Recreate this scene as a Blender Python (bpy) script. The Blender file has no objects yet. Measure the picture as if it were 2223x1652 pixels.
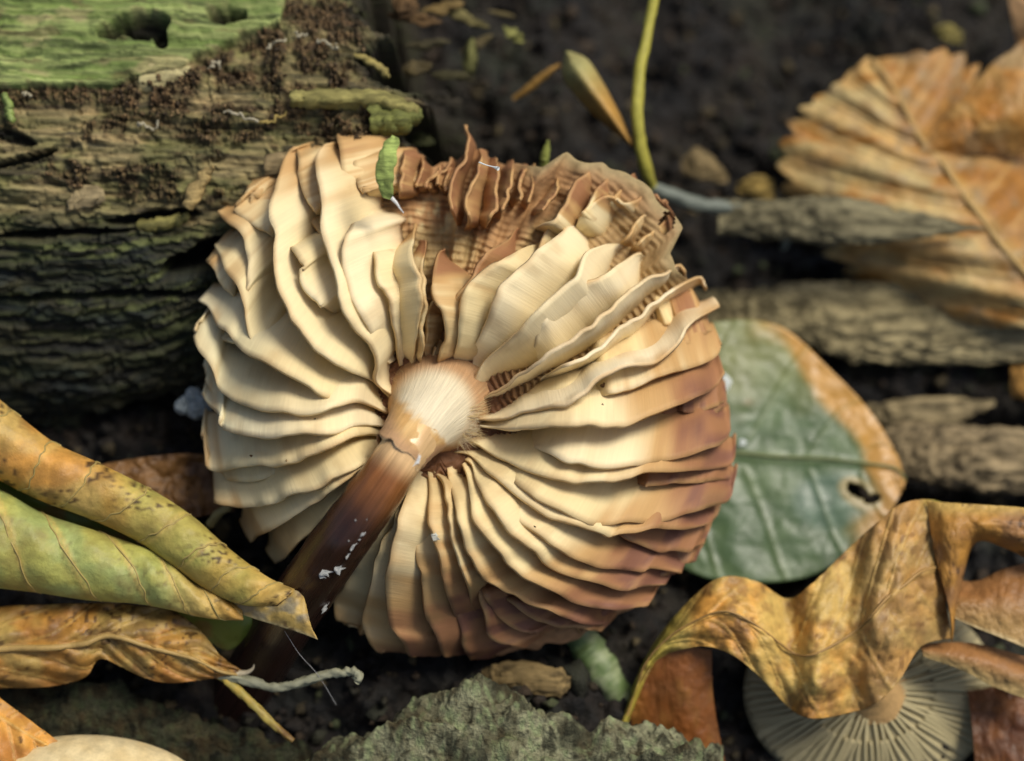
import bpy, math, random
import numpy as np
from mathutils import Vector, Matrix

random.seed(7)
RNG = np.random.default_rng(7)
SC = bpy.context.scene
COL = SC.collection

# ------------------------------------------------------------------ camera, world, sun, exposure
CM = 0.01                      # everything is measured in centimetres and built in metres
PITCH = math.radians(65)       # camera looks down at the forest floor
D = 26.0                       # cm from the lens to the middle of the mushroom
WIDTH = 13.3                   # cm seen across at that distance
K = WIDTH / 2223.0
B_R = np.array([1.0, 0.0, 0.0])
B_U = np.array([0.0, math.sin(PITCH), math.cos(PITCH)])
B_T = np.array([0.0, -math.cos(PITCH), math.sin(PITCH)])   # towards the camera
GROUND_C = -3.2
COT = math.cos(PITCH) / math.sin(PITCH)
H0 = -GROUND_C * math.sin(PITCH)


def world(p):
    p = np.asarray(p, float)
    return (p[..., 0:1] * B_R + p[..., 1:2] * B_U + p[..., 2:3] * B_T + np.array([0, 0, H0])) * CM


cam_d = bpy.data.cameras.new('camera')
cam = bpy.data.objects.new('camera', cam_d)
COL.objects.link(cam)
cam.location = Vector(world(np.array([0, 0, D])).tolist())
cam.rotation_euler = (math.pi / 2 - PITCH, 0, 0)
cam_d.sensor_width = 36
cam_d.lens = 36 / (2 * math.tan(math.atan(WIDTH / 2 / D)))
cam_d.clip_start = 0.005
cam_d.clip_end = 100
cam_d.dof.use_dof = True
cam_d.dof.focus_distance = (D + 0.15) * CM
cam_d.dof.aperture_fstop = 8.5
SC.camera = cam

SUN_EL, SUN_AZ = math.radians(62), math.radians(66)   # azimuth from +Y (far side) towards +X
w = bpy.data.worlds.new('World')
SC.world = w
w.use_nodes = True
nt = w.node_tree
sky = nt.nodes.new('ShaderNodeTexSky')
sky.sky_type = 'NISHITA'
sky.sun_disc = False
sky.sun_elevation = SUN_EL
sky.sun_rotation = SUN_AZ
sky.air_density = 1.0
sky.dust_density = 4.0
sky.ozone_density = 1.0
nt.nodes['Background'].inputs[1].default_value = 0.05
nt.links.new(sky.outputs[0], nt.nodes['Background'].inputs[0])

sd = bpy.data.lights.new('sun', 'SUN')
sd.energy = 1.5
sd.angle = math.radians(20)
sd.color = (1.0, 0.94, 0.83)
sun = bpy.data.objects.new('sun', sd)
COL.objects.link(sun)
sdir = Vector((math.sin(SUN_AZ) * math.cos(SUN_EL), math.cos(SUN_AZ) * math.cos(SUN_EL), math.sin(SUN_EL)))
sun.rotation_euler = sdir.to_track_quat('Z', 'Y').to_euler()
sun.location = (0, 0, 2)

SC.view_settings.view_transform = 'Standard'
SC.view_settings.look = 'None'
SC.view_settings.exposure = 1.15
SC.view_settings.gamma = 1.0
SC.view_settings.use_curve_mapping = False
SC.render.engine = 'CYCLES'
SC.cycles.use_denoising = True
SC.cycles.max_bounces = 7
SC.cycles.diffuse_bounces = 4
SC.cycles.transmission_bounces = 4


# ------------------------------------------------------------------ numeric helpers
def q2v(qx, qy, z):
    """point seen at (qx, qy) of a 2223 px wide frame, z cm nearer than the mushroom's plane"""
    qx, qy, z = np.broadcast_arrays(np.asarray(qx, float), np.asarray(qy, float), np.asarray(z, float))
    s = (D - z) / D
    return np.stack([(qx - 1111.5) * K * s, (826.0 - qy) * K * s, z], -1)


def v2q(p):
    s = (D - p[..., 2]) / D
    return 1111.5 + p[..., 0] / (K * s), 826.0 - p[..., 1] / (K * s)


def _h(ix, iy, iz):
    n = (ix.astype(np.int64) * 374761393 + iy.astype(np.int64) * 668265263 + iz.astype(np.int64) * 2147483647) & 0xFFFFFFFF
    n = ((n ^ (n >> 13)) * 1274126177) & 0xFFFFFFFF
    n = ((n ^ (n >> 16)) * 2246822519) & 0xFFFFFFFF
    return ((n ^ (n >> 15)) & 0xFFFFFF) / float(0xFFFFFF)


def vn(x, y, z=0.0):
    x, y, z = np.broadcast_arrays(np.asarray(x, float), np.asarray(y, float), np.asarray(z, float))
    ix, iy, iz = np.floor(x), np.floor(y), np.floor(z)
    fx, fy, fz = x - ix, y - iy, z - iz
    ux, uy, uz = [f * f * f * (f * (f * 6 - 15) + 10) for f in (fx, fy, fz)]
    r = 0
    for dx in (0, 1):
        for dy in (0, 1):
            for dz in (0, 1):
                r = r + _h(ix + dx, iy + dy, iz + dz) * (ux if dx else 1 - ux) * (uy if dy else 1 - uy) * (uz if dz else 1 - uz)
    return r * 2 - 1


def fbm(x, y, z=0.0, o=4, gain=0.5):
    r, a, f, t = 0, 1.0, 1.0, 0.0
    for i in range(o):
        r = r + a * vn(np.asarray(x) * f + 17.3 * i, np.asarray(y) * f - 9.1 * i, np.asarray(z) * f + 3.7 * i)
        t += a
        a *= gain
        f *= 2.03
    return r / t


def sstep(a, b, x):
    t = np.clip((np.asarray(x, float) - a) / (b - a), 0, 1)
    return t * t * (3 - 2 * t)


def mixc(a, b, t):
    t = np.asarray(t, float)[..., None]
    return np.asarray(a, float) * (1 - t) + np.asarray(b, float) * t


def _crw(t):
    return (-.5 * t + t * t - .5 * t ** 3, 1 - 2.5 * t * t + 1.5 * t ** 3, .5 * t + 2 * t * t - 1.5 * t ** 3, -.5 * t * t + .5 * t ** 3)


def cr(pts, u):
    """Catmull-Rom through pts at u in 0..1 (uniform)"""
    pts = np.asarray(pts, float)
    e = np.concatenate([[2 * pts[0] - pts[1]], pts, [2 * pts[-1] - pts[-2]]])
    n = len(pts) - 1
    f = np.clip(np.asarray(u, float), 0, 1) * n
    i = np.minimum(f.astype(int), n - 1)
    t = f - i
    ws = _crw(t)
    return sum(ws[k][..., None] * e[i + k] for k in range(4))


def cr_len(pts, n):
    d = cr(pts, np.linspace(0, 1, 400))
    s = np.concatenate([[0], np.cumsum(np.linalg.norm(np.diff(d, axis=0), axis=1))])
    t = np.linspace(0, s[-1], n)
    return np.stack([np.interp(t, s, d[:, k]) for k in range(d.shape[1])], -1)


def net_eval(net, U, V):
    """bicubic Catmull-Rom surface through net (rows, cols, 3) at U (rows) and V (cols)"""
    net = np.asarray(net, float)
    e = np.concatenate([[2 * net[0] - net[1]], net, [2 * net[-1] - net[-2]]])
    e = np.concatenate([(2 * e[:, 0] - e[:, 1])[:, None], e, (2 * e[:, -1] - e[:, -2])[:, None]], 1)
    nr, nc = net.shape[0] - 1, net.shape[1] - 1
    fu, fv = np.clip(U, 0, 1) * nr, np.clip(V, 0, 1) * nc
    iu, iv = np.minimum(fu.astype(int), nr - 1), np.minimum(fv.astype(int), nc - 1)
    wu, wv = _crw(fu - iu), _crw(fv - iv)
    r = 0
    for a in range(4):
        for b in range(4):
            r = r + (wu[a] * wv[b])[..., None] * e[iu + a, iv + b]
    return r


def uvgrid(nu, nv):
    return np.meshgrid(np.linspace(0, 1, nu), np.linspace(0, 1, nv), indexing='ij')


def grid_faces(nu, nv, off=0, wrap=False):
    i, j = np.meshgrid(np.arange(nu - 1), np.arange(nv if wrap else nv - 1), indexing='ij')
    j2 = (j + 1) % nv
    return np.stack([i * nv + j, (i + 1) * nv + j, (i + 1) * nv + j2, i * nv + j2], -1).reshape(-1, 4) + off


def normals(P):
    du = np.gradient(P, axis=0)
    dv = np.gradient(P, axis=1)
    n = np.cross(du, dv)
    return n / np.maximum(np.linalg.norm(n, axis=-1, keepdims=True), 1e-9)


# ------------------------------------------------------------------ object helpers
def link(o, parent=None):
    COL.objects.link(o)
    if parent is not None:
        o.parent = parent
    return o


def tag(o, label=None, cat=None, group=None, kind=None):
    if label: o['label'] = label
    if cat: o['category'] = cat
    if group: o['group'] = group
    if kind: o['kind'] = kind
    return o


def thing(name, base, label, cat, group=None):
    o = link(bpy.data.objects.new(name, None))
    o.empty_display_size = 0.01
    o.location = Vector(world(np.asarray(base, float)).tolist())
    return tag(o, label, cat, group)


def abs_loc(o):
    v = Vector((0, 0, 0))
    while o is not None:
        v += o.location
        o = o.parent
    return np.array(v)


def mesh(name, verts, faces, mat, parent=None, col=None, st=None, smooth=True, world_space=False):
    wv = np.asarray(verts, float) if world_space else world(np.asarray(verts, float).reshape(-1, 3))
    wv = wv.reshape(-1, 3)
    me = bpy.data.meshes.new(name)
    o = bpy.data.objects.new(name, me)
    if parent is None:
        base = np.array([wv[:, 0].mean(), wv[:, 1].mean(), wv[:, 2].min()])
        o.location = Vector(base.tolist())
    else:
        base = abs_loc(parent)
    link(o, parent)
    loc = (wv - base).astype(np.float32)
    if isinstance(faces, np.ndarray):
        k = faces.shape[1]
        me.vertices.add(len(loc))
        me.vertices.foreach_set('co', loc.ravel())
        me.loops.add(faces.size)
        me.loops.foreach_set('vertex_index', faces.astype(np.int32).ravel())
        me.polygons.add(len(faces))
        me.polygons.foreach_set('loop_start', np.arange(0, faces.size, k, dtype=np.int32))
        me.update(calc_edges=True)
        me.validate()
    else:
        me.from_pydata(loc.tolist(), [], faces)
        me.update()
    if smooth:
        me.polygons.foreach_set('use_smooth', np.ones(len(me.polygons), bool))
    if col is not None:
        c = np.asarray(col, np.float32).reshape(-1, 3)
        if len(c) == 1:
            c = np.repeat(c, len(loc), 0)
        a = me.color_attributes.new('Col', 'FLOAT_COLOR', 'POINT')
        a.data.foreach_set('color', np.concatenate([c, np.ones((len(c), 1), np.float32)], 1).ravel())
    if st is not None:
        a = me.attributes.new('st', 'FLOAT_VECTOR', 'POINT')
        a.data.foreach_set('vector', np.asarray(st, np.float32).reshape(-1, 3).ravel())
    me.materials.append(mat)
    return o


def sheet(name, P, mat, parent=None, col=None, st=None, thick=0.03, keep=None, backcol=None):
    """a thin solid sheet from a grid of points; keep: face mask (nu-1, nv-1)"""
    nu, nv = P.shape[:2]
    N = normals(P)
    th = thick if np.ndim(thick) == 0 else np.asarray(thick)[..., None]
    a, b = P + N * th / 2, P - N * th / 2
    n = nu * nv
    f1 = grid_faces(nu, nv)
    f2 = f1[:, ::-1] + n
    if keep is not None:
        m = keep.ravel()
        f1, f2 = f1[m], f2[m]
    # border walls: edges used once
    e = np.concatenate([f1[:, [0, 1]], f1[:, [1, 2]], f1[:, [2, 3]], f1[:, [3, 0]]])
    key = np.sort(e, 1)
    key = key[:, 0].astype(np.int64) * n + key[:, 1]
    _, inv, cnt = np.unique(key, return_inverse=True, return_counts=True)
    be = e[cnt[inv] == 1]
    f3 = np.stack([be[:, 1], be[:, 0], be[:, 0] + n, be[:, 1] + n], -1)
    V = np.concatenate([a.reshape(-1, 3), b.reshape(-1, 3)])
    F = np.concatenate([f1, f2, f3])
    C = None
    if col is not None:
        c = np.asarray(col, float).reshape(-1, 3)
        c2 = c if backcol is None else np.asarray(backcol, float).reshape(-1, 3)
        C = np.concatenate([c, c2])
    S = None if st is None else np.concatenate([np.asarray(st, float).reshape(-1, 3)] * 2)
    return mesh(name, V, F, mat, parent, C, S)


def tube_pts(path, rad, ns=10, n=None, rough=0.0, seed=0, squash=1.0):
    path = np.asarray(path, float)
    n = n or max(12, len(path) * 6)
    u = np.linspace(0, 1, n)
    c = cr(path, u)
    r = cr(np.asarray(rad, float)[:, None], u)[:, 0] if np.ndim(rad) else np.full(n, rad)
    t = np.gradient(c, axis=0)
    t /= np.linalg.norm(t, axis=1, keepdims=True)
    ref = np.array([0.0, 0.0, 1.0])
    a = np.cross(t, ref)
    la = np.linalg.norm(a, axis=1, keepdims=True)
    a = np.where(la > 1e-3, a / np.maximum(la, 1e-6), np.array([1.0, 0, 0]))
    b = np.cross(a, t)
    th = np.linspace(0, 2 * np.pi, ns, endpoint=False)
    P = c[:, None] + r[:, None, None] * (np.cos(th)[None, :, None] * a[:, None] + squash * np.sin(th)[None, :, None] * b[:, None])
    if rough:
        s = np.linspace(0, len(path), n)[:, None]
        P = P + (rough * fbm(np.cos(th)[None] * 2 + seed, np.sin(th)[None] * 2, s * 3))[..., None] * (P - c[:, None]) / np.maximum(r, 1e-4)[:, None, None]
    return P, c, u, th


def close_tube(P, c):
    n, ns = P.shape[:2]
    V = np.concatenate([P.reshape(-1, 3), c[[0, -1]]])
    F = [tuple(f) for f in grid_faces(n, ns, wrap=True)[:, ::-1].tolist()]
    for j in range(ns):
        k = (j + 1) % ns
        F.append((j, k, n * ns))
        F.append(((n - 1) * ns + k, (n - 1) * ns + j, n * ns + 1))
    return V, F


def tube(name, path, rad, mat, parent=None, col=(.3, .2, .1), ns=10, n=None, rough=0.0, seed=0, colfn=None, squash=1.0):
    P, c, u, th = tube_pts(path, rad, ns, n, rough, seed, squash)
    V, F = close_tube(P, c)
    U = np.repeat(u, ns)
    C = np.array(colfn(U, np.tile(th, len(u)))) if colfn else np.repeat(np.array([col], float), len(U), 0)
    C = np.concatenate([C, C[:1], C[-1:]])
    st = np.concatenate([np.stack([U * 5, np.tile(th, len(u)), np.full(len(U), seed)], -1), np.zeros((2, 3))])
    return mesh(name, V, F, mat, parent, C, st)


# ------------------------------------------------------------------ materials
def material(name, rough=0.6, bump=0.0, bscale=8.0, stretch=(1, 1, 1), var=0.25, vscale=4.0, trans=0.0, use_st=False, spec=0.5, detail=6.0,
             hue=None, coat=0.0, bdist=0.02, rough_var=0.15):
    m = bpy.data.materials.new(name)
    m.use_nodes = True
    t = m.node_tree
    N, L = t.nodes, t.links
    b = N['Principled BSDF']
    at = N.new('ShaderNodeAttribute')
    at.attribute_name = 'Col'
    if use_st:
        co = N.new('ShaderNodeAttribute')
        co.attribute_name = 'st'
        src = co.outputs['Vector']
    else:
        co = N.new('ShaderNodeTexCoord')
        src = co.outputs['Object']
    mp = N.new('ShaderNodeMapping')
    k = 1.0 if use_st else 100.0
    mp.inputs['Scale'].default_value = tuple(s * k for s in stretch)
    L.new(src, mp.inputs['Vector'])
    n1 = N.new('ShaderNodeTexNoise')
    n1.inputs['Scale'].default_value = vscale
    n1.inputs['Detail'].default_value = detail
    n1.inputs['Roughness'].default_value = 0.65
    L.new(mp.outputs[0], n1.inputs['Vector'])
    mr = N.new('ShaderNodeMapRange')
    mr.inputs['From Min'].default_value = 0.25
    mr.inputs['From Max'].default_value = 0.75
    mr.inputs['To Min'].default_value = 1 - var
    mr.inputs['To Max'].default_value = 1 + var
    L.new(n1.outputs['Fac'], mr.inputs['Value'])
    mul = N.new('ShaderNodeVectorMath')
    mul.operation = 'SCALE'
    L.new(at.outputs['Color'], mul.inputs[0])
    L.new(mr.outputs[0], mul.inputs['Scale'])
    csock = mul.outputs[0]
    if hue is not None:      # second noise drifts the colour towards another tint
        n3 = N.new('ShaderNodeTexNoise')
        n3.inputs['Scale'].default_value = vscale * 0.45
        n3.inputs['Detail'].default_value = 5
        L.new(mp.outputs[0], n3.inputs['Vector'])
        rr = N.new('ShaderNodeMapRange')
        rr.inputs['From Min'].default_value = 0.45
        rr.inputs['From Max'].default_value = 0.72
        rr.inputs['To Max'].default_value = hue[3]
        L.new(n3.outputs['Fac'], rr.inputs['Value'])
        mx = N.new('ShaderNodeMix')
        mx.data_type = 'RGBA'
        mx.inputs['B'].default_value = (hue[0], hue[1], hue[2], 1)
        L.new(rr.outputs[0], mx.inputs['Factor'])
        L.new(csock, mx.inputs['A'])
        csock = mx.outputs['Result']
    L.new(csock, b.inputs['Base Color'])
    r2 = N.new('ShaderNodeMapRange')
    r2.inputs['To Min'].default_value = rough - rough_var
    r2.inputs['To Max'].default_value = min(1, rough + rough_var)
    L.new(n1.outputs['Fac'], r2.inputs['Value'])
    L.new(r2.outputs[0], b.inputs['Roughness'])
    b.inputs['Specular IOR Level'].default_value = spec
    if coat:
        b.inputs['Coat Weight'].default_value = coat
        b.inputs['Coat Roughness'].default_value = 0.12
    if bump:
        n2 = N.new('ShaderNodeTexNoise')
        n2.inputs['Scale'].default_value = bscale
        n2.inputs['Detail'].default_value = 7
        n2.inputs['Roughness'].default_value = 0.6
        L.new(mp.outputs[0], n2.inputs['Vector'])
        bp = N.new('ShaderNodeBump')
        bp.inputs['Strength'].default_value = bump
        bp.inputs['Distance'].default_value = bdist * CM
        L.new(n2.outputs['Fac'], bp.inputs['Height'])
        L.new(bp.outputs[0], b.inputs['Normal'])
    if trans:
        tr = N.new('ShaderNodeBsdfTranslucent')
        L.new(csock, tr.inputs['Color'])
        ms = N.new('ShaderNodeMixShader')
        ms.inputs[0].default_value = trans
        L.new(b.outputs[0], ms.inputs[1])
        L.new(tr.outputs[0], ms.inputs[2])
        L.new(ms.outputs[0], N['Material Output'].inputs[0])
    return m


M_GILL = material('gill_flesh', rough=0.6, bump=0.25, bscale=3.0, stretch=(9, .5, 1), var=0.055, vscale=2.2, trans=0.13, use_st=True, spec=0.28, bdist=0.03)
M_CAP = material('cap_flesh', rough=0.7, bump=0.5, bscale=9, var=0.25, vscale=6, trans=0.1, spec=0.25, bdist=0.03)
M_STEM = material('stem_skin', rough=0.28, bump=0.35, bscale=2.0, stretch=(.5, 6, 1), var=0.3, vscale=1.2, use_st=True, spec=0.5, bdist=0.02)
M_SHEATH = material('stem_sheath', rough=0.7, bump=0.6, bscale=2.0, stretch=(.7, 9, 1), var=0.25, vscale=1.6, use_st=True, spec=0.25, bdist=0.03)
M_FUZZ = material('white_fuzz', rough=0.9, var=0.1, vscale=20, trans=0.35, spec=0.1)
M_LEAF = material('dry_leaf', rough=0.5, bump=0.5, bscale=7, var=0.28, vscale=5, trans=0.18, spec=0.4, hue=(.16, .08, .03, .45), bdist=0.05)
M_GREENLEAF = material('green_leaf', rough=0.42, bump=0.25, bscale=5, var=0.2, vscale=3, trans=0.12, spec=0.55, bdist=0.04)
M_LOG = material('rotten_wood', rough=0.75, bump=0.6, bscale=7, stretch=(.22, 2.2, 2.2), var=0.55, vscale=6.0, spec=0.3, bdist=0.09, hue=(.035, .045, .012, .6))
M_WOOD = material('weathered_wood', rough=0.8, bump=0.8, bscale=6, stretch=(.3, 2.0, 2.0), var=0.45, vscale=5, spec=0.2, bdist=0.06)
M_SOIL = material('wet_soil', rough=0.75, bump=1.0, bscale=6, var=0.6, vscale=5, spec=0.35, bdist=0.12, hue=(.018, .011, .006, .7))
M_BARK = material('lichened_bark', rough=0.9, bump=1.0, bscale=13, var=0.6, vscale=8, spec=0.15, bdist=0.2, hue=(.09, .06, .025, .55))
M_PLAIN = material('plant_fibre', rough=0.55, bump=0.3, bscale=12, var=0.2, vscale=8, trans=0.08, spec=0.35, bdist=0.03)

# ------------------------------------------------------------------ the ground
def ground_z(x, y):
    """view-space height of the soil over view-space x, y (cm)"""
    g = GROUND_C - COT * y
    return g


gx = np.concatenate([[-4000, -1500, -500, -150, -60, -25, -14], np.linspace(-9.5, 9.5, 420), [14, 25, 60, 150, 500, 1500, 4000]])
gy = np.concatenate([[-4000, -1500, -500, -150, -60, -25, -14], np.linspace(-9.5, 10.5, 420), [14, 25, 60, 150, 500, 1500, 4000]])
GX, GY = np.meshgrid(gx, gy, indexing='ij')   # world x, y in cm
near = sstep(14, 9, np.maximum(np.abs(GX), np.abs(GY)))
gh = near * (0.55 * fbm(GX * .45, GY * .45, 2, 3) + 0.50 * fbm(GX * 1.5, GY * 1.5, 5, 4) + 0.30 * np.abs(fbm(GX * 3.5, GY * 3.5, 9, 3)))
gh = gh - near * (0.55 + 0.9 * sstep(.5, 3.5, GX) * sstep(2.5, .5, GY) + 1.1 * sstep(.5, 2.5, GX) * sstep(-1, 1, GY) + .5 * sstep(-.5, -3, GX) * sstep(.5, -1, GY))
gw = np.stack([GX, GY, gh - 0.15], -1) * CM
c1 = fbm(GX * 1.2, GY * 1.2, 11, 4)
gcol = mixc((.004, .004, .004), (.017, .014, .009), sstep(-.2, .6, c1))
gcol = mixc(gcol, (.022, .028, .014), sstep(.1, .6, fbm(GX * .7, GY * .7, 31, 3)) * .5)
ground = mesh('ground', gw, grid_faces(*GX.shape), M_SOIL, None, gcol, world_space=True)
tag(ground, 'dark damp forest soil under the mushroom and leaves', kind='structure')


# ------------------------------------------------------------------ the rotten log
def poly_y(pts, x):
    p = np.array(pts, float)
    return np.interp(x, p[:, 0], p[:, 1])


def ell(qx, qy, cx, cy, rx, ry, ang=0.0):
    c, s = math.cos(ang), math.sin(ang)
    dx, dy = qx - cx, qy - cy
    return ((dx * c + dy * s) / rx) ** 2 + ((-dx * s + dy * c) / ry) ** 2


LOG_Y, LOG_Z, LOG_R = 3.2, -6.0, 4.5


def build_log():
    nx, na = 620, 560
    xs = np.linspace(-10.5, -0.6, nx)
    an = np.radians(np.linspace(-92, 100, na))
    X, A = np.meshgrid(xs, an, indexing='ij')
    lens = 1.0 + 0.03 * vn(X * .3, A * 2, 4)
    N = np.stack([np.zeros_like(A), np.sin(A), np.cos(A)], -1)
    P = np.stack([X, LOG_Y + LOG_R * lens * np.sin(A), LOG_Z + LOG_R * lens * np.cos(A)], -1)
    P[..., 1] -= 0.02 * (X + 6)
    qx, qy = v2q(P)
    j = 14 * fbm(qx / 40, qy / 40, 1, 4)
    edge = poly_y([(-300, 205), (0, 196), (120, 190), (200, 196), (245, 198), (280, 176), (330, 168), (400, 156), (430, 132), (500, 98), (560, 82), (610, 72), (625, 10), (640, -400)], qx) + j
    green = sstep(4, -4, qy - edge)
    lowband = sstep(440, 560, qy)
    bend = np.where(qx > 150, (qx - 150) ** 2 * 0.00075, 0) * lowband + (qx * -0.02)
    g = qy + bend
    wx_ = qx + 45 * fbm(qx / 70, qy / 60, 101, 3)
    g = g + 9 * fbm(qx / 110, qy / 50, 103, 3) + 2.5 * fbm(qx / 18, qy / 18, 105, 2)
    grain = .6 * fbm(wx_ / 190, g / 9.0, 3, 3) + .5 * fbm(wx_ / 320, g / 4.2, 4, 2)
    grain2 = fbm(wx_ / 110, g / 20.0, 7, 4)
    fine = fbm(wx_ / 40, g / 4, 13, 3)
    lump = fbm(wx_ / 130, (qy + 12 * fbm(qx / 60, qy / 60, 107, 3)) / 60, 21, 4)
    # terraces of decayed layers: stepped height
    ter = lump * 2.2 + grain2 * .6 + (qy - 250) / 130.0
    stepped = (np.floor(ter) + sstep(.75, 1.0, ter - np.floor(ter))) - ter
    d = 0.16 * lump + 0.05 * grain + 0.05 * grain2 + 0.018 * fine - 0.12 * stepped * (1 - green)
    d = d + green * (0.20 + 0.02 * grain)
    crumb_m = np.clip(sstep(60, 15, np.abs(qy - edge - 45)) * sstep(170, 300, qx) + sstep(22, 8, np.abs(qy - edge - 14)) * sstep(320, 200, qx) + .85 * sstep(.10, .30, fbm(wx_ / 75, qy / 42, 111, 3)) * sstep(190, 240, qy) * sstep(480, 420, qy) + sstep(1.15, .7, ell(qx, qy, 700, 95, 130, 110)) * (1 - green) + sstep(1.1, .6, ell(qx, qy, 640, 150, 190, 60)) + sstep(1.2, .5, ell(qx, qy, 770, 265, 80, 60)), 0, 1) * (1 - green)
    crumb_m = crumb_m * sstep(-.55, .05, fbm(qx / 35, qy / 30, 8, 3))
    crumb = np.abs(fbm(qx / 9, qy / 9, 5, 3))
    d = d + crumb_m * (0.22 * crumb + 0.10 * fbm(qx / 28, qy / 24, 15, 3))
    hole = np.zeros_like(d)
    for (cx, cy, rx, ry, ang, dep) in [(262, 78, 42, 15, -.25, .4), (318, 66, 50, 20, .05, .45), (350, 88, 14, 26, -.3, .3), (495, 46, 36, 14, -.15, .4), (300, 78, 60, 14, 0, .3),
                                       (470, 552, 110, 26, -.32, .9), (545, 520, 60, 24, -.35, .9), (130, 505, 150, 7, -.06, .35), (330, 470, 90, 10, -.1, .3), (60, 345, 60, 9, -.3, .3),
                                       (520, 640, 60, 30, -.5, .5), (200, 640, 240, 9, -.05, .25), (350, 900, 150, 30, -.1, .5), (30, 300, 40, 12, .2, .2)]:
        e = ell(qx + j * .6, qy + j * .5, cx, cy, rx, ry, ang)
        hm = sstep(1.5, .85, e)
        hole = np.maximum(hole, hm)
        d = d - dep * hm
    # ragged broken end towards the mushroom
    xend = poly_y([(-400, 860), (0, 850), (120, 850), (200, 885), (260, 905), (320, 880), (420, 820), (560, 760), (700, 700), (1200, 700)], qy) + 120 * fbm(qy / 42, qx / 300, 3, 4) - 25
    end = sstep(0, 40, qx - xend)
    d = d - end * 3.6 - sstep(-60, 0, qx - xend) * .12 + sstep(-80, 30, qx - xend) * .35 * fbm(qx / 22, qy / 18, 66, 4)
    P = P + N * d[..., None]
    # colours
    c = mixc((.15, .115, .05), (.29, .235, .11), sstep(-.45, .5, grain))
    c = mixc(c, (.125, .135, .04), .65 * sstep(-.3, .5, fbm(qx / 120, qy / 45, 33, 4)))
    c = mixc(c, (.34, .25, .115), .7 * sstep(.15, .55, fbm(wx_ / 90, g / 15, 41, 4)))
    c = mixc(c, (.04, .032, .018), .9 * sstep(.05, .5, fbm(wx_ / 80, g / 12, 55, 4)))
    gc = mixc((.13, .185, .045), (.255, .30, .10), sstep(-.4, .4, grain))
    gc = mixc(gc, (.055, .075, .022), .85 * sstep(.08, .42, fbm(wx_ / 150, g / 6, 61, 4)))
    gc = mixc(gc, (.10, .07, .03), .6 * sstep(.25, .5, fbm(wx_ / 60, g / 14, 63, 4)))
    gc = mixc(gc, (.30, .27, .12), .75 * sstep(.2, .6, fbm(qx / 80, g / 20, 71, 3)))
    gc = mixc(gc, (.33, .29, .13), sstep(1.1, .7, ell(qx, qy, 365, 160, 68, 28)) * .8)
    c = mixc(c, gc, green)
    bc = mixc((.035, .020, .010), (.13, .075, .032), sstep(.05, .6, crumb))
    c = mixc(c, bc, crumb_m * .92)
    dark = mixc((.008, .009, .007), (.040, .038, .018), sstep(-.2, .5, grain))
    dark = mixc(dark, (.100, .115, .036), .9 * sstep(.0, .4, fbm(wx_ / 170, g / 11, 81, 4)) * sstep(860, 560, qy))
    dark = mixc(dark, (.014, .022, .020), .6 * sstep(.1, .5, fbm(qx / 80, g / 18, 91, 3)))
    c = mixc(c, dark, sstep(420, 540, qy + 50 * lump))  # lower face: wet dark wood, with its undercut shade painted in too
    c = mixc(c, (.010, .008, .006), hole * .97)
    c = mixc(c, (.02, .017, .012), sstep(-70, 0, qx - xend) * .95)  # drop at the broken end painted dark where light still caught it
    return P, c


log = thing('rotten_log', (-5.5, -1.2, -4.5), 'rotting log with green algae on its top layer, behind the upturned mushroom', 'log')
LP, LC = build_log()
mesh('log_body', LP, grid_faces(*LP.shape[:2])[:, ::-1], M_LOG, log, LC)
LQX, LQY = v2q(LP)


def log_at(qx, qy, lift=0.0):
    k = np.argmin((LQX - qx) ** 2 + (LQY - qy) ** 2 - 40 * LP[..., 2])
    return LP.reshape(-1, 3)[k] + np.array([0, 0, lift])


def flake(name, outline, z, mat, parent, col, thick=.05, amp=.05, seed=0, n=(26, 10), lab=None):
    """a small irregular chip: outline = list of ((top qx,qy),(bottom qx,qy)) stations"""
    st = np.array([[list(a) + [z], list(b) + [z]] for a, b in outline], float)
    tops = cr(st[:, 0], np.linspace(0, 1, n[0]))
    bots = cr(st[:, 1], np.linspace(0, 1, n[0]))
    v = np.linspace(0, 1, n[1])[None, :, None]
    Q = tops[:, None] * (1 - v) + bots[:, None] * v
    zz = Q[..., 2] + amp * 1.4 * np.sin(v[..., 0] * np.pi) + amp * fbm(Q[..., 0] / 30, Q[..., 1] / 18, seed, 3)
    P = q2v(Q[..., 0] + 5 * vn(Q[..., 1] / 6, seed), Q[..., 1] + 4 * vn(Q[..., 0] / 7, seed + 9), zz)
    C = mixc(np.asarray(col) * .7, np.asarray(col) * 1.25, sstep(-.5, .5, fbm(Q[..., 0] / 25, Q[..., 1] / 7, seed + 2, 3)))
    return sheet(name, P, mat, parent, C, thick=thick)


zf = lambda x, y, l=.06: float(log_at(x, y, l)[2])
flake('wood_flake', [((402, 448), (415, 456)), ((412, 405), (440, 425)), ((440, 372), (452, 388)), ((462, 362), (466, 368))], zf(430, 405, .12), M_WOOD, log, (.30, .22, .09), seed=3)
flake('wood_flake', [((760, 108), (782, 122)), ((800, 125), (815, 150)), ((838, 150), (846, 172))], zf(800, 135, .1), M_WOOD, log, (.22, .18, .06), seed=5)
flake('wood_flake', [((630, 200), (630, 230)), ((720, 196), (720, 235)), ((830, 200), (835, 240)), ((905, 232), (908, 262))], zf(760, 215, .05), M_WOOD, log, (.20, .18, .06), seed=8, n=(40, 12), amp=.1)
flake('wood_flake', [((800, 225), (805, 290)), ((860, 228), (870, 285)), ((912, 246), (908, 262))], zf(850, 255, .1), M_LOG, log, (.13, .14, .035), seed=9, amp=.12, thick=.1)
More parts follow.
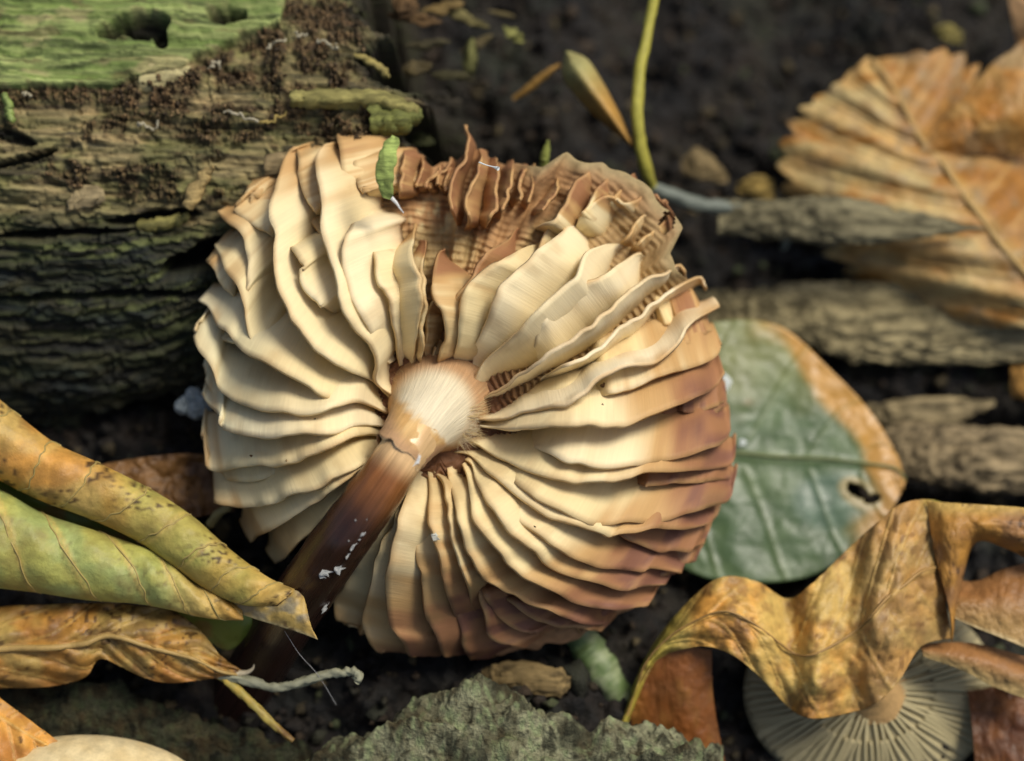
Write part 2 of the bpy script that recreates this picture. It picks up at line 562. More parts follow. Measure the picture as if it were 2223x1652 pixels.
flake('wood_flake', [((300, 500 - 20), (300, 500)), ((370, 470), (380, 492)), ((408, 462), (406, 478))], zf(350, 480, .06), M_LOG, log, (.19, .17, .05), seed=12)
flake('wood_flake', [((150, 420), (150, 455)), ((185, 405), (195, 450)), ((222, 410), (224, 440))], zf(190, 430, .06), M_WOOD, log, (.24, .19, .10), seed=13)
flake('wood_flake', [((8, 205), (16, 205)), ((10, 235), (24, 238)), ((16, 262), (30, 264))], zf(20, 235, .12), M_PLAIN, log, (.20, .26, .07), seed=14)
flake('wood_flake', [((305, 142), (303, 200)), ((360, 140), (360, 200)), ((415, 145), (402, 172))], zf(360, 165, .05), M_WOOD, log, (.34, .30, .15), seed=15, amp=.04)
flake('wood_flake', [((575, 340), (575, 380)), ((640, 332), (645, 378)), ((690, 345), (688, 365))], zf(630, 355, .06), M_WOOD, log, (.20, .15, .075), seed=16)
for i, pts in enumerate([[(580, 100), (592, 98), (600, 90), (625, 84)], [(690, 92), (700, 95), (712, 100), (728, 108), (735, 98)], [(300, 275), (320, 274), (335, 280), (350, 268)],
                         [(488, 248), (510, 245), (530, 256), (560, 268)], [(560, 268), (590, 262), (625, 244)], [(52, 208), (62, 203), (72, 212)], [(455, 152), (470, 142), (480, 150)],
                         [(640, 72), (655, 80), (668, 76)]]):
    pp = np.array([log_at(x, y, .10) for x, y in pts])
    pp = cr(pp, np.linspace(0, 1, 12))
    pp = pp + .035 * np.stack([vn(np.arange(12) * 1.3, i, 1), vn(np.arange(12) * 1.3, i, 2), vn(np.arange(12) * 1.3, i, 3)], -1)
    tube('fungal_thread', pp, .011 + .006 * (1 + vn(np.arange(12) * .9, i, 5)), M_FUZZ, log, (.46, .42, .30) if i != 4 else (.38, .29, .10), ns=6, n=48, rough=.006, seed=i)

# crumbs of rotten wood lying on the log and the soil
def crumbs(name, pts, sizes, cols, mat, parent=None, flat=.6):
    base = np.array([[1, 0, 0], [-1, 0, 0], [0, 1, 0], [0, -1, 0], [0, 0, 1], [0, 0, -1], [.7, .7, .4], [-.7, .6, -.3], [.6, -.7, .3], [-.6, -.6, .5]], float)
    tri = np.array([[0, 6, 4], [6, 2, 4], [2, 7, 4], [7, 1, 4], [1, 9, 4], [9, 3, 4], [3, 8, 4], [8, 0, 4], [6, 0, 5], [2, 6, 5], [7, 2, 5], [1, 7, 5], [9, 1, 5], [3, 9, 5], [8, 3, 5], [0, 8, 5]])
    n = len(pts)
    R = RNG.normal(size=(n, 3, 3))
    Q = np.linalg.qr(R)[0]
    S = sizes[:, None] * RNG.uniform(.35, 1.0, (n, 3))
    V = np.einsum('nij,nkj->nki', Q, base[None] * S[:, None] * RNG.uniform(.7, 1.3, (n, len(base), 1))) + pts[:, None]
    F = (tri[None] + (np.arange(n) * len(base))[:, None, None]).reshape(-1, 3)
    C = np.repeat(cols[:, None], len(base), 1)
    return mesh(name, V.reshape(-1, 3), F, mat, parent, C.reshape(-1, 3), smooth=False)


sel = []
flat_q = np.stack([LQX.ravel(), LQY.ravel()], -1)
cand = RNG.integers(0, len(flat_q), 60000)
brownish = (LC.reshape(-1, 3)[cand][:, 0] > LC.reshape(-1, 3)[cand][:, 1] * 1.45) & (flat_q[cand][:, 1] < 420)
idx = cand[brownish][:4200]
pts = LP.reshape(-1, 3)[idx] + RNG.normal(0, .02, (len(idx), 3))
b = crumbs('wood_crumbs', pts, RNG.uniform(.012, .055, len(idx)) ** 1.0, RNG.uniform(.3, 2.2, (len(idx), 1)) * np.array([[.10, .066, .030]]), M_SOIL, log)
b['kind'] = 'stuff'

# ------------------------------------------------------------------ the big mushroom
CX, CY = 938.0, 905.0
SIL = [(735, 305), (690, 320), (640, 330), (600, 395), (540, 400), (490, 470), (455, 560), (442, 650), (430, 740), (442, 860), (448, 1000), (485, 1080), (545, 1165), (600, 1215),
       (650, 1250), (725, 1300), (742, 1352), (790, 1390), (850, 1420), (930, 1425), (1000, 1430), (1060, 1438), (1150, 1415), (1270, 1385), (1380, 1325), (1450, 1260), (1510, 1215),
       (1560, 1130), (1588, 1040), (1583, 920), (1568, 840), (1558, 750), (1540, 670), (1510, 620), (1470, 580), (1458, 548), (1487, 490), (1440, 430), (1370, 372), (1300, 345), (1232, 325),
       (1180, 357), (1100, 352), (1040, 318), (1010, 330), (985, 350), (920, 352), (870, 328), (800, 318)]
_s = np.array(SIL, float)
_ang = np.arctan2(CY - _s[:, 1], _s[:, 0] - CX)
_rad = np.hypot(CY - _s[:, 1], _s[:, 0] - CX)
_o = np.argsort(_ang)
_A = np.concatenate([_ang[_o] - 2 * np.pi, _ang[_o], _ang[_o] + 2 * np.pi])
_Rr = np.tile(_rad[_o], 3)


def rim(phi):
    return np.interp(phi, _A, _Rr)


def rho_phi(qx, qy):
    ph = np.arctan2(CY - qy, qx - CX)
    return np.hypot(CY - qy, qx - CX) / rim(ph), ph


def cap_z(rho):
    return -0.65 - 0.15 * rho - 0.9 * np.clip(rho, 0, 1.3) ** 2.4


def bump1(x, c, wd):
    return np.exp(-((x - c) / wd) ** 2)


TORN_LINE = [(700, 250), (840, 300), (862, 480), (930, 590), (1000, 640), (1060, 570), (1150, 500), (1250, 430), (1340, 425), (1420, 470), (1480, 540), (1700, 560)]


def stain(rho, ph):
    """how far the flesh has browned: rim of the lower right side and the torn top"""
    d = np.degrees(ph)
    qx, qy = CX + rho * rim(ph) * np.cos(ph), CY - rho * rim(ph) * np.sin(ph)
    lr = sstep(-125, -85, d) * sstep(25, -5, d)
    top = sstep(12, -22, qy - poly_y(TORN_LINE, qx) + 22 * fbm(qx / 40, qy / 40, 77, 3)) * sstep(800, 870, qx)
    s = lr * (.05 + 1.0 * sstep(.60 - .12 * sstep(-55, -85, d), .96, rho)) + top * .66 + .25 * sstep(.25, .05, rho)
    s = s + sstep(.9, 1.03, rho) * .22 * (1 - lr) + .22 * sstep(88, 105, d) * sstep(160, 125, d) * sstep(.62, 1.0, rho)
    return np.clip(s, 0, 1), lr, top


mush = thing('upturned_mushroom', q2v(560, 1450, -1.9).tolist(), 'large mushroom tipped over to show its torn cream and brown gills', 'mushroom')

# cap: ribbed flesh under the gills, dome behind
nr, nphi = 250, 720
RH, PH = np.meshgrid(np.linspace(0.02, 1.0, nr), np.linspace(-np.pi, np.pi, nphi, endpoint=False), indexing='ij')
dg_ = np.degrees(PH)
shrink_ = 1 - .06 * sstep(110, 150, np.abs(dg_)) - .16 * sstep(-152, -140, dg_) * sstep(-112, -122, dg_) - .05 * sstep(-125, -115, dg_) * sstep(-70, -85, dg_)
rr_ = RH * rim(PH) * shrink_ * (0.985 + .012 * vn(np.cos(PH) * 22, np.sin(PH) * 22, 3))
qx_, qy_ = CX + rr_ * np.cos(PH), CY - rr_ * np.sin(PH)
rcm = rr_ * K
ribs = 0.5 + 0.5 * np.cos(2 * np.pi * (rcm + .16 * vn(np.cos(PH) * 7, np.sin(PH) * 7, rcm * .8)) / 0.095)
torn = sstep(55, 62, np.degrees(PH)) * sstep(104, 97, np.degrees(PH))
ur0_ = sstep(25, 32, np.degrees(PH)) * sstep(74, 66, np.degrees(PH)) * sstep(.68, .8, RH)
zz_ = cap_z(RH) + (0.085 - .045 * torn) * (1 - .75 * ur0_) * ribs * sstep(.16, .3, RH) * sstep(1.0, .9, RH) + .06 * fbm(qx_ / 30, qy_ / 30, 2, 3)
radial = .5 + .5 * np.cos(PH * 130 + 3 * vn(RH * 6, PH * 9))
zz_ = zz_ + torn * sstep(.4, .6, RH) * .10 * vn(PH * 34, RH * 3, 5)
# curled, lifted margin on the upper right
ur_ = sstep(25, 32, np.degrees(PH)) * sstep(74, 66, np.degrees(PH))
zz_ = zz_ + ur_ * sstep(.8, 1.0, RH) * .55
CP = q2v(qx_, qy_, zz_)
s_, lr_, top_ = stain(RH, PH)
cc = mixc((.40, .27, .12), (.44, .235, .105), s_)
cc = mixc(cc, (.17, .08, .04), sstep(.42, .22, RH))  # paints the dark of the gaps near the stem into the flesh
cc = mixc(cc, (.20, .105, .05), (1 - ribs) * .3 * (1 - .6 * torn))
pale = sstep(1.2, .3, ell(qx_, qy_, 945, 470, 62, 45)) * sstep(-.3, .3, fbm(qx_ / 12, qy_ / 30, 6, 3))
cc = mixc(cc, (.66, .56, .30), pale)
cc = mixc(cc, (.44, .34, .15), sstep(1.2, .4, ell(qx_, qy_, 960, 540, 90, 60)) * .6)
cc = mixc(cc, (.33, .25, .12), ur_ * sstep(.93, 1.0, RH))
BP = CP.copy()
BP[..., 2] = cap_z(RH) - .16 - .45 * (1 - RH ** 3) + ur_ * sstep(.8, 1.0, RH) * .5
BP[..., :2] *= 1.004
n0 = nr * nphi
Fc = grid_faces(nr, nphi, wrap=True)
holem = ell(qx_, qy_, 1448, 483, 13, 24, .35) < 1
holem |= ell(qx_, qy_, 1062, 570, 10, 14, .3) < 1
keepf = ~holem.ravel()[Fc].any(1)
Fr = np.stack([np.arange(nphi) + (nr - 1) * nphi, (np.arange(nphi) + 1) % nphi + (nr - 1) * nphi, (np.arange(nphi) + 1) % nphi + (nr - 1) * nphi + n0, np.arange(nphi) + (nr - 1) * nphi + n0], -1)
Fall = np.concatenate([Fc[keepf], Fc[keepf][:, ::-1] + n0, Fr[:, ::-1]])
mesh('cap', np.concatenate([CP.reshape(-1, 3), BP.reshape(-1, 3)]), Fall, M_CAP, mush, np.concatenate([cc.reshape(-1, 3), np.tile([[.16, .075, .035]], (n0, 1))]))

CROPS = {'A': (500, 340, 2.5025), 'B': (1200, 340, 2.5035), 'C': (500, 900, 2.5025), 'E': (800, 1200, 2.665), 'F': (1200, 1100, 2.6646), 'G': (1150, 560, 2.581),
         'H': (1000, 330, 2.47), 'I': (900, 900, 3.303)}


def T(crop, *pts):
    ox, oy, s = CROPS[crop]
    return [((ox + x / s) / 1.25236, (oy + y / s) / 1.25236) for x, y in pts]


CREAM = np.array([.79, .65, .35])
WHITE = np.array([.88, .77, .52])
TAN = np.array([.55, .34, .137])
BROWN = np.array([.335, .160, .072])
PURPLE = np.array([.22, .098, .060])
GREENISH = np.array([.70, .66, .42])


def gill(edge, L=1.0, h=1.0, wd=None, brown=0.0, white=0.0, seed=0, zoff=0.0, crink=1.0, n=64, m=12, blunt=False, ragged=0.0):
    """one lamella. edge: its free edge from the stem outwards; L: how far and to which side it has flopped (+ anticlockwise)"""
    e = cr_len(np.array(edge, float), n)
    t = np.linspace(0, 1, n)
    lcm = np.linalg.norm(np.diff(e, axis=0), axis=1).sum() * K
    fa, fb = lcm * 6.5, lcm * 2.3
    e = e + (1.6 * np.stack([vn(t * fa, seed * 3.1, 1), vn(t * fa, seed * 3.1, 8)], -1) + 2.4 * np.stack([vn(t * fb, seed * 1.7, 2), vn(t * fb, seed * 1.7, 5)], -1)) * (sstep(0, .1, t))[:, None] * .8 * (1 + 1.5 * ragged)
    rho, ph = rho_phi(e[:, 0], e[:, 1])
    inner_end = rho[-1] < .93
    prof = 0.13 + 0.87 * sstep(.12, .50, rho) * (1 - .55 * sstep(.6, 1.05, rho))
    taper = .25 + .75 * sstep(0, .16, t)
    if blunt:
        taper = .10 + .90 * np.sqrt(sstep(0, .22, t))
    hh = 1.3 * h * prof * taper * (1 - (.85 if inner_end else .45) * sstep(.70 if inner_end else .86, 1.0, t))
    zb = cap_z(rho)
    ze = zb + hh + zoff + .10 * math.sin(seed * 12.9898) + .05 * vn(t * 5, seed * 2.3, 4) * h
    E = q2v(e[:, 0], e[:, 1], ze)
    et = np.stack([-np.sin(ph), np.cos(ph), 0 * ph], -1)
    wdt = (0.80 if wd is None else wd * 1.2) * (.10 + .90 * sstep(.10, .46, rho)) * ((.08 + .92 * np.sqrt(sstep(0, .20, t))) if blunt else (.35 + .65 * sstep(0, .12, t))) * (1 - (.9 if inner_end else .6) * sstep(.72 if inner_end else .82, 1.0, t))
    Aa = E - L * et * wdt[:, None]
    Aa[:, 2] = zb - .06
    v = np.linspace(0, 1, m)
    lat = v ** 1.12
    hz = .55 * v ** .85 + .45 * np.sin(v * np.pi / 2)
    P = Aa[:, None] + (E - Aa)[:, None] * lat[None, :, None]
    P[..., 2] = Aa[:, None, 2] + (E - Aa)[:, None, 2] * hz[None]
    TT, VV = np.meshgrid(t, v, indexing='ij')
    ln = np.linalg.norm(np.diff(E, axis=0), axis=1).sum()
    cr_ = crink * VV ** 1.3 * sstep(0, .15, TT) * (0.075 * vn(TT * ln * 1.1, VV * 1.2, seed * 5.7) + VV ** 3 * 0.030 * vn(TT * ln * 4.5, VV, seed * 3.3 + 7))
    P = P + normals(P) * cr_[..., None]
    th = (0.036 * (1.0 - .45 * VV) + .030 * sstep(.86, .97, VV)) * (.6 + .4 * sstep(0, .1, TT))
    R2, P2 = rho[:, None] + 0 * VV, ph[:, None] + 0 * VV
    s, lr, top = stain(R2, P2)
    s = np.clip(s + brown + .18 * vn(TT * 7, VV * 2, seed * 1.9) * (s > .05) + .12 * vn(TT * 22, VV * 1, seed), 0, 1)
    base = mixc(CREAM, WHITE, np.clip(white + .3 * vn(TT * 3, VV * 2, seed + 50), 0, 1))  # strongly lit gills: their brightness is put into a paler base
    d = np.degrees(P2)
    base = mixc(base, GREENISH, sstep(140, 170, np.abs(d)) * sstep(.6, .9, R2) * .6)
    c = mixc(base, TAN, sstep(0, .45, s))
    c = mixc(c, BROWN, sstep(.4, .85, s))
    c = mixc(c, PURPLE, sstep(.75, 1.0, s) * lr * sstep(-.2, .4, vn(TT * 9, VV * 3, seed + 20)))
    # browned thread along the free edge and a few spots
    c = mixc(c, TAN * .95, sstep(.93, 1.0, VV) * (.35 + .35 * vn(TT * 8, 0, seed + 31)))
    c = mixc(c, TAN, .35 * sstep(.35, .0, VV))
    c = mixc(c, (.42, .26, .10), .30 * sstep(.25, .55, fbm(TT * ln * 2.0 + 9, VV * 2.2, seed + 77, 3)))
    st = np.stack([TT * ln + seed * 7, VV, 0 * VV + seed], -1)
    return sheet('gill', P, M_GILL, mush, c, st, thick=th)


GILLS = []


def G_(edge, **k):
    GILLS.append((edge, k))


# --- left half: free edges have dropped anticlockwise
G_(T('A', (1470, 1640), (1380, 1170), (1320, 1080), (1290, 920), (1240, 800), (1190, 730)), L=1, wd=.4, white=.5, h=.85)
G_(T('A', (1400, 1625), (1280, 1530), (1200, 1300), (1130, 1150), (1075, 950), (1065, 820), (1120, 740), (1150, 660), (1190, 560), (1240, 480)), L=1, white=.7, h=1.0)
G_(T('A', (1260, 500), (1235, 450), (1190, 390), (1155, 260), (1150, 175)), L=1, h=.7, brown=.12, blunt=True)
G_(T('C', (1420, 440), (1300, 340)) + T('A', (1280, 1560), (1130, 1350), (1060, 1180), (1010, 950), (950, 750), (940, 550), (890, 300), (900, 200), (960, 130)), L=1, white=.35, h=1.05)
G_(T('A', (1110, 500), (1080, 380), (1060, 230), (1040, 90)), L=1, h=.6, brown=.1)
G_(T('A', (1085, 1250), (1000, 1265), (900, 1180), (800, 1080), (800, 1020), (815, 960), (750, 870), (690, 800), (650, 740)), L=1, white=.35, h=.9, blunt=True)
G_(T('A', (940, 620), (880, 580), (820, 480), (780, 350), (775, 230), (765, 170)), L=1, h=.7, brown=.05)
G_(T('C', (1420, 470), (1280, 345), (1130, 290), (1000, 215), (870, 95)) + T('A', (770, 1380), (700, 1250), (640, 1120), (610, 1000), (610, 850), (625, 740), (590, 650), (580, 550), (620, 450), (640, 350), (700, 200), (755, 155)), L=1, white=.3, h=1.05)
G_(T('A', (640, 790), (540, 720), (430, 660), (350, 600), (345, 560), (400, 500), (420, 430), (450, 385)), L=1, h=.75, blunt=True)
G_(T('A', (540, 640), (480, 600), (450, 540), (470, 480), (520, 430)), L=1, h=.55, blunt=True, brown=.05)
G_(T('A', (510, 1230), (450, 1150), (440, 1080), (440, 950), (420, 850), (380, 740), (300, 680), (240, 620)), L=1, h=.85, blunt=True, white=.1)
G_(T('A', (660, 1620), (500, 1520), (430, 1380), (400, 1230), (360, 1100), (290, 1010), (250, 900), (212, 820)), L=1, h=.92, blunt=True, white=.15)
G_(T('C', (1395, 520), (1250, 490), (1140, 465), (1040, 460), (900, 430), (790, 365), (680, 310), (560, 225), (460, 180), (370, 120), (310, 30)) + T('A', (280, 1390), (220, 1350), (180, 1250), (118, 1215)), L=1, h=1.0, white=.2)
G_(T('A', (330, 1180), (260, 1090), (215, 1000), (160, 930)), L=1, h=.55, blunt=True)
G_(T('C', (1385, 560), (1200, 490), (1050, 515), (940, 560), (800, 580), (690, 560), (560, 550), (400, 500), (300, 450), (220, 370), (180, 240), (100, 130), (72, 20)) + T('A', (82, 1420), (130, 1330)), L=1, h=1.0, white=.3)
G_(T('C', (600, 640), (450, 600), (330, 520), (210, 440), (150, 330), (130, 230)), L=1, h=.6, blunt=True)
G_(T('C', (1375, 650), (1290, 640), (1180, 645), (1040, 690), (850, 710), (700, 730), (580, 740), (430, 720), (290, 690), (255, 640), (260, 600), (170, 520), (120, 430)), L=1, h=1.0, white=.55)
G_(T('C', (1370, 715), (1200, 715), (1050, 785), (900, 830), (740, 890), (620, 920), (520, 910), (450, 915), (330, 935), (190, 945), (140, 850), (122, 700)), L=1, h=.95, white=.2)
G_(T('C', (720, 925), (640, 965), (540, 1010), (400, 1022), (280, 1010), (232, 950)), L=1, h=.6, blunt=True)
G_(T('C', (1350, 740), (1290, 850), (1180, 935), (1030, 1005), (960, 1050), (860, 1090), (740, 1110), (600, 1180), (400, 1212), (330, 1200), (245, 1165), (255, 1080)), L=1, h=.95, white=.05)
G_(T('C', (1330, 800), (1270, 890), (1190, 960), (1050, 1065), (900, 1160), (760, 1260), (620, 1340), (500, 1400), (440, 1440)), L=1, h=.9, white=.1)
G_(T('C', (1290, 880), (1130, 1040), (1080, 1110), (1000, 1215), (900, 1320), (800, 1430), (700, 1530), (620, 1582)), L=1, h=.75, wd=.5, zoff=-.1)
# --- bottom: free edges have dropped clockwise, towards the stem
G_(T('E', (860, 250), (720, 480), (600, 660), (470, 830), (360, 1030), (290, 1130), (310, 1270), (400, 1335)), L=-1, h=.7, zoff=-.15)
G_(T('E', (870, 280), (760, 520), (720, 640), (640, 740), (580, 900), (550, 1060), (510, 1200), (490, 1290), (520, 1400), (580, 1480), (660, 1520)), L=-1, h=.8, white=.1)
G_(T('E', (890, 170), (850, 280), (810, 420), (760, 540), (735, 640), (700, 740), (690, 830), (665, 950), (665, 1080), (670, 1220), (700, 1350), (780, 1450), (830, 1550), (900, 1545)), L=-1, h=1.0, white=.3, wd=.7)
G_(T('E', (950, 300), (950, 480), (930, 600), (900, 700), (895, 830), (920, 960), (935, 1100), (940, 1240), (985, 1330), (1020, 1400), (1070, 1540), (1120, 1560)), L=-1, h=.8)
G_(T('E', (965, 220), (980, 330), (985, 480), (990, 560), (1010, 680), (1050, 860), (1070, 960), (1100, 1100), (1150, 1250), (1200, 1360), (1225, 1420), (1290, 1460)), L=-1, h=.95, brown=.15)
G_(T('E', (1010, 220), (1070, 300), (1090, 400), (1110, 520), (1140, 660), (1180, 800), (1220, 930), (1260, 1040), (1280, 1150), (1300, 1220), (1380, 1300)), L=-.55, h=1.0, brown=.08)
G_(T('E', (1150, 1100), (1180, 1250), (1210, 1380), (1220, 1500), (1290, 1600)), L=-1, h=.5, blunt=True, brown=.15)
G_(T('F', (40, 460), (58, 590), (95, 720), (105, 850), (150, 960), (200, 1090), (240, 1180), (310, 1260), (420, 1330), (530, 1375), (640, 1440), (780, 1500), (950, 1560), (1150, 1590)), L=-1, h=1.0, brown=.05)
G_(T('F', (260, 1260), (300, 1370), (360, 1460), (430, 1560), (560, 1640), (760, 1650)), L=-1, h=.6, blunt=True, brown=.3)
G_(T('F', (240, 1250), (270, 1400), (310, 1560), (330, 1650), (420, 1720), (600, 1760)), L=-1, h=.5, blunt=True, brown=.45)
G_(T('F', (420, 1360), (520, 1460), (640, 1540), (820, 1610), (1000, 1620), (1150, 1650)), L=-1, h=.6, blunt=True, brown=.4)
G_(T('F', (150, 430), (180, 520), (195, 620), (215, 740), (240, 830), (330, 940), (420, 1050), (520, 1180), (590, 1260), (730, 1330), (830, 1370), (950, 1435), (1100, 1470), (1300, 1490), (1500, 1450)), L=-1, h=1.0)
G_(T('F', (170, 400), (215, 430), (240, 530), (280, 620), (340, 730), (420, 830), (480, 910), (560, 990), (680, 1060), (760, 1150), (870, 1220), (1000, 1260), (1150, 1300), (1300, 1350), (1450, 1325), (1630, 1295)), L=-1, h=1.0, white=.05)
G_(T('F', (330, 490), (400, 570), (430, 650), (500, 750), (600, 850), (700, 940), (790, 1020), (900, 1090), (1000, 1130), (1150, 1180), (1300, 1190), (1450, 1210), (1530, 1190), (1720, 1230)), L=-1, h=.95, white=.1, blunt=True)
G_(T('F', (1200, 1190), (1330, 1240), (1450, 1260), (1600, 1250), (1700, 1230)), L=-1, h=.5, blunt=True, brown=.35)
G_(T('F', (90, 345), (180, 360), (250, 410), (330, 500), (440, 580), (560, 660), (720, 760), (830, 820), (950, 870), (1060, 905), (1160, 940), (1215, 962), (1290, 935), (1420, 930), (1560, 890), (1750, 910), (1960, 860)), L=-1, h=1.0)
G_(T('F', (1180, 945), (1280, 950), (1380, 1000), (1450, 1030), (1560, 1065), (1680, 1055), (1800, 1070), (1910, 1000)), L=-1, h=.75, blunt=True, brown=.4)
G_(T('F', (1400, 1110), (1560, 1150), (1700, 1160), (1840, 1140)), L=-1, h=.5, blunt=True, brown=.5)
G_(T('F', (280, 370), (420, 480), (560, 590), (760, 725), (900, 805), (1050, 862), (1200, 860), (1350, 845), (1500, 858), (1620, 840), (1800, 790), (1950, 745), (2060, 710), (2115, 630)), L=-1, h=1.02, wd=.8)
G_(T('F', (90, 268), (170, 258), (250, 290), (340, 340), (440, 390), (560, 450), (680, 510), (800, 550), (930, 575), (1050, 575), (1200, 570), (1350, 550), (1450, 510), (1550, 500), (1700, 495), (1850, 480), (2000, 465), (2090, 440), (2120, 380)), L=-1, h=1.02, white=.35)
G_(T('F', (1340, 560), (1450, 580), (1580, 580), (1700, 570), (1850, 570), (1980, 550), (2085, 540)), L=-1, h=.8, blunt=True, brown=.35)
G_(T('F', (565, 262), (680, 320), (800, 370), (870, 410), (930, 430), (1000, 432), (1100, 465), (1250, 465), (1400, 440), (1550, 410), (1700, 390), (1850, 350), (1960, 310), (2050, 250), (2090, 180)), L=-1, h=1.0, white=.4, wd=.75, blunt=True)
G_(T('G', (1560, 1560), (1700, 1575), (1850, 1515), (1980, 1470), (2060, 1450), (2140, 1400)), L=-1, h=.55, blunt=True, brown=.4)
G_(T('G', (1760, 1430), (1900, 1445), (2050, 1405), (2130, 1370)), L=-1, h=.6, blunt=True, brown=.5)
G_(T('G', (400, 1545), (510, 1560), (650, 1592), (800, 1580), (1000, 1552), (1200, 1552), (1400, 1545), (1550, 1490), (1700, 1440), (1850, 1380), (1950, 1330), (2050, 1260), (2112, 1180)), L=-1, h=1.05, white=.5, wd=.7)
G_(T('G', (1100, 1335), (1200, 1345), (1300, 1310), (1420, 1290), (1550, 1250), (1700, 1200), (1850, 1150), (1980, 1100), (2060, 1050), (2095, 970)), L=-1, h=.85, blunt=True, white=.3)
G_(T('G', (1800, 1000), (1900, 960), (1960, 920), (2040, 880)), L=-1, h=.55, blunt=True, brown=.4)
G_(T('G', (310, 1482), (440, 1500), (520, 1500), (600, 1480), (680, 1450), (800, 1432), (960, 1390), (1060, 1360), (1150, 1310), (1230, 1240), (1400, 1160), (1550, 1100), (1640, 1060), (1720, 1010), (1780, 960), (1850, 850), (1950, 770), (2082, 698)), L=-1, h=1.0, white=.9, wd=.25)
# --- upper right: free edges lean anticlockwise
G_(T('G', (1660, 850), (1750, 830), (1840, 790), (1930, 740)), L=-.6, h=.28, blunt=True, brown=.1)
G_(T('G', (825, 1212), (960, 1120), (1050, 1075), (1200, 1010), (1300, 940), (1390, 870), (1450, 840), (1540, 750), (1600, 665), (1700, 595), (1850, 525), (1950, 503), (1988, 560)), L=1, wd=.12, h=.8, white=.9)
G_(T('G', (310, 1440), (440, 1330), (520, 1290), (600, 1220), (750, 1110), (850, 1040), (1000, 960), (1150, 880), (1300, 760), (1380, 680), (1450, 620), (1530, 540), (1600, 500), (1700, 470), (1790, 408), (1838, 460)), L=1, wd=.17, h=.95, white=.9)
G_(T('G', (805, 1055), (770, 1010), (800, 940), (802, 880), (850, 790), (930, 680), (1040, 600), (1150, 530), (1270, 480), (1370, 400), (1490, 335), (1540, 400)), L=1, h=.85, white=.6, wd=.5, blunt=True)
G_(T('G', (250, 1385), (360, 1220), (420, 1110), (520, 1010), (600, 930), (700, 830), (800, 730), (900, 630), (1010, 530), (1060, 490), (1090, 430), (1120, 340), (1200, 290), (1300, 268), (1430, 280)), L=1, h=1.0, white=.4, wd=.5)
G_(T('G', (345, 1160), (360, 1000), (400, 900), (440, 820), (480, 700), (510, 620), (530, 570), (620, 480), (740, 390), (820, 300), (900, 240), (980, 180), (1010, 140), (1080, 108), (1150, 150)), L=1, h=1.0, white=.5, wd=.8)
G_(T('G', (260, 1120), (215, 1055), (240, 950), (250, 830), (260, 700), (300, 590), (380, 500), (480, 420), (600, 360), (750, 290), (830, 268)), L=1, h=.95, brown=.02)
G_(T('G', (215, 1010), (190, 900), (230, 850), (200, 800), (250, 650), (300, 560), (350, 480), (400, 380), (450, 320), (580, 250), (650, 150)), L=1, h=.75, brown=.35, wd=.4)
G_(T('B', (640, 700), (750, 650), (800, 560), (860, 440), (900, 380), (960, 340), (1045, 280)), L=1, h=.65, wd=.35, brown=.1, blunt=True)
G_(T('B', (900, 660), (1000, 560), (1050, 450), (1100, 400), (1165, 315)), L=1, h=.6, wd=.28, brown=.1, blunt=True)
G_(T('B', (900, 720), (940, 650), (1020, 540), (1090, 490), (1180, 488), (1250, 530), (1320, 500), (1390, 440)), L=1, h=.5, wd=.32, blunt=True, brown=.0)
G_(T('B', (1130, 560), (1200, 450), (1260, 380), (1300, 330)), L=1, h=.4, wd=.2, blunt=True, brown=.1, ragged=.3)
G_(T('B', (1220, 800), (1300, 690), (1380, 610), (1440, 570), (1500, 560)), L=1, h=.36, wd=.16, blunt=True, brown=.30, ragged=.5)
G_(T('B', (1290, 840), (1360, 770), (1440, 740), (1500, 700), (1560, 620)), L=1, h=.34, wd=.14, blunt=True, brown=.32, ragged=.5)
G_(T('B', (1400, 500), (1440, 480), (1480, 500), (1520, 530)), L=1, h=.4, wd=.3, blunt=True, brown=.2, ragged=.5)
# --- torn top: thin browned remnants
G_(T('H', (600, 700), (575, 520), (580, 400), (620, 290), (640, 220), (662, 110), (630, 38)), L=.5, h=.9, brown=.1, blunt=True, ragged=.1, wd=0.19)
G_(T('H', (650, 730), (680, 600), (705, 450), (740, 320), (765, 180)), L=.7, h=.8, blunt=True, ragged=.1, wd=0.17)
G_(T('H', (790, 720), (860, 620), (870, 480), (876, 330), (870, 250)), L=-.9, h=.85, blunt=True, ragged=.1, wd=0.23)
G_(T('H', (890, 660), (930, 520), (970, 400), (976, 265)), L=-.8, h=.8, blunt=True, ragged=.1, wd=0.20)
G_(T('H', (980, 580), (1030, 480), (1060, 380), (1076, 285)), L=-.7, h=.75, blunt=True, ragged=.1, wd=0.17)
G_(T('H', (1060, 600), (1108, 480), (1122, 380), (1122, 300)), L=-.7, h=.65, blunt=True, ragged=.1, wd=0.14)
G_(T('H', (1110, 640), (1190, 560), (1245, 480), (1275, 400), (1280, 330)), L=-.6, h=.6, blunt=True, ragged=.1, wd=0.14)
G_(T('H', (1130, 420), (1180, 360), (1195, 300)), L=.6, h=.5, blunt=True, ragged=.1, wd=0.14)
G_(T('H', (210, 520), (200, 400), (205, 300), (235, 220), (262, 168)), L=1, h=.8, blunt=True, ragged=.1, wd=0.22, brown=-.1)
G_(T('H', (345, 470), (335, 390), (345, 320), (350, 260)), L=.8, h=.55, blunt=True, ragged=.1, wd=0.14)
G_(T('H', (420, 480), (400, 420), (440, 350), (480, 300)), L=.8, h=.55, blunt=True, ragged=.1, wd=0.14)
G_(T('H', (500, 470), (490, 400), (530, 330), (560, 250)), L=.8, h=.55, blunt=True, ragged=.1, wd=0.14)
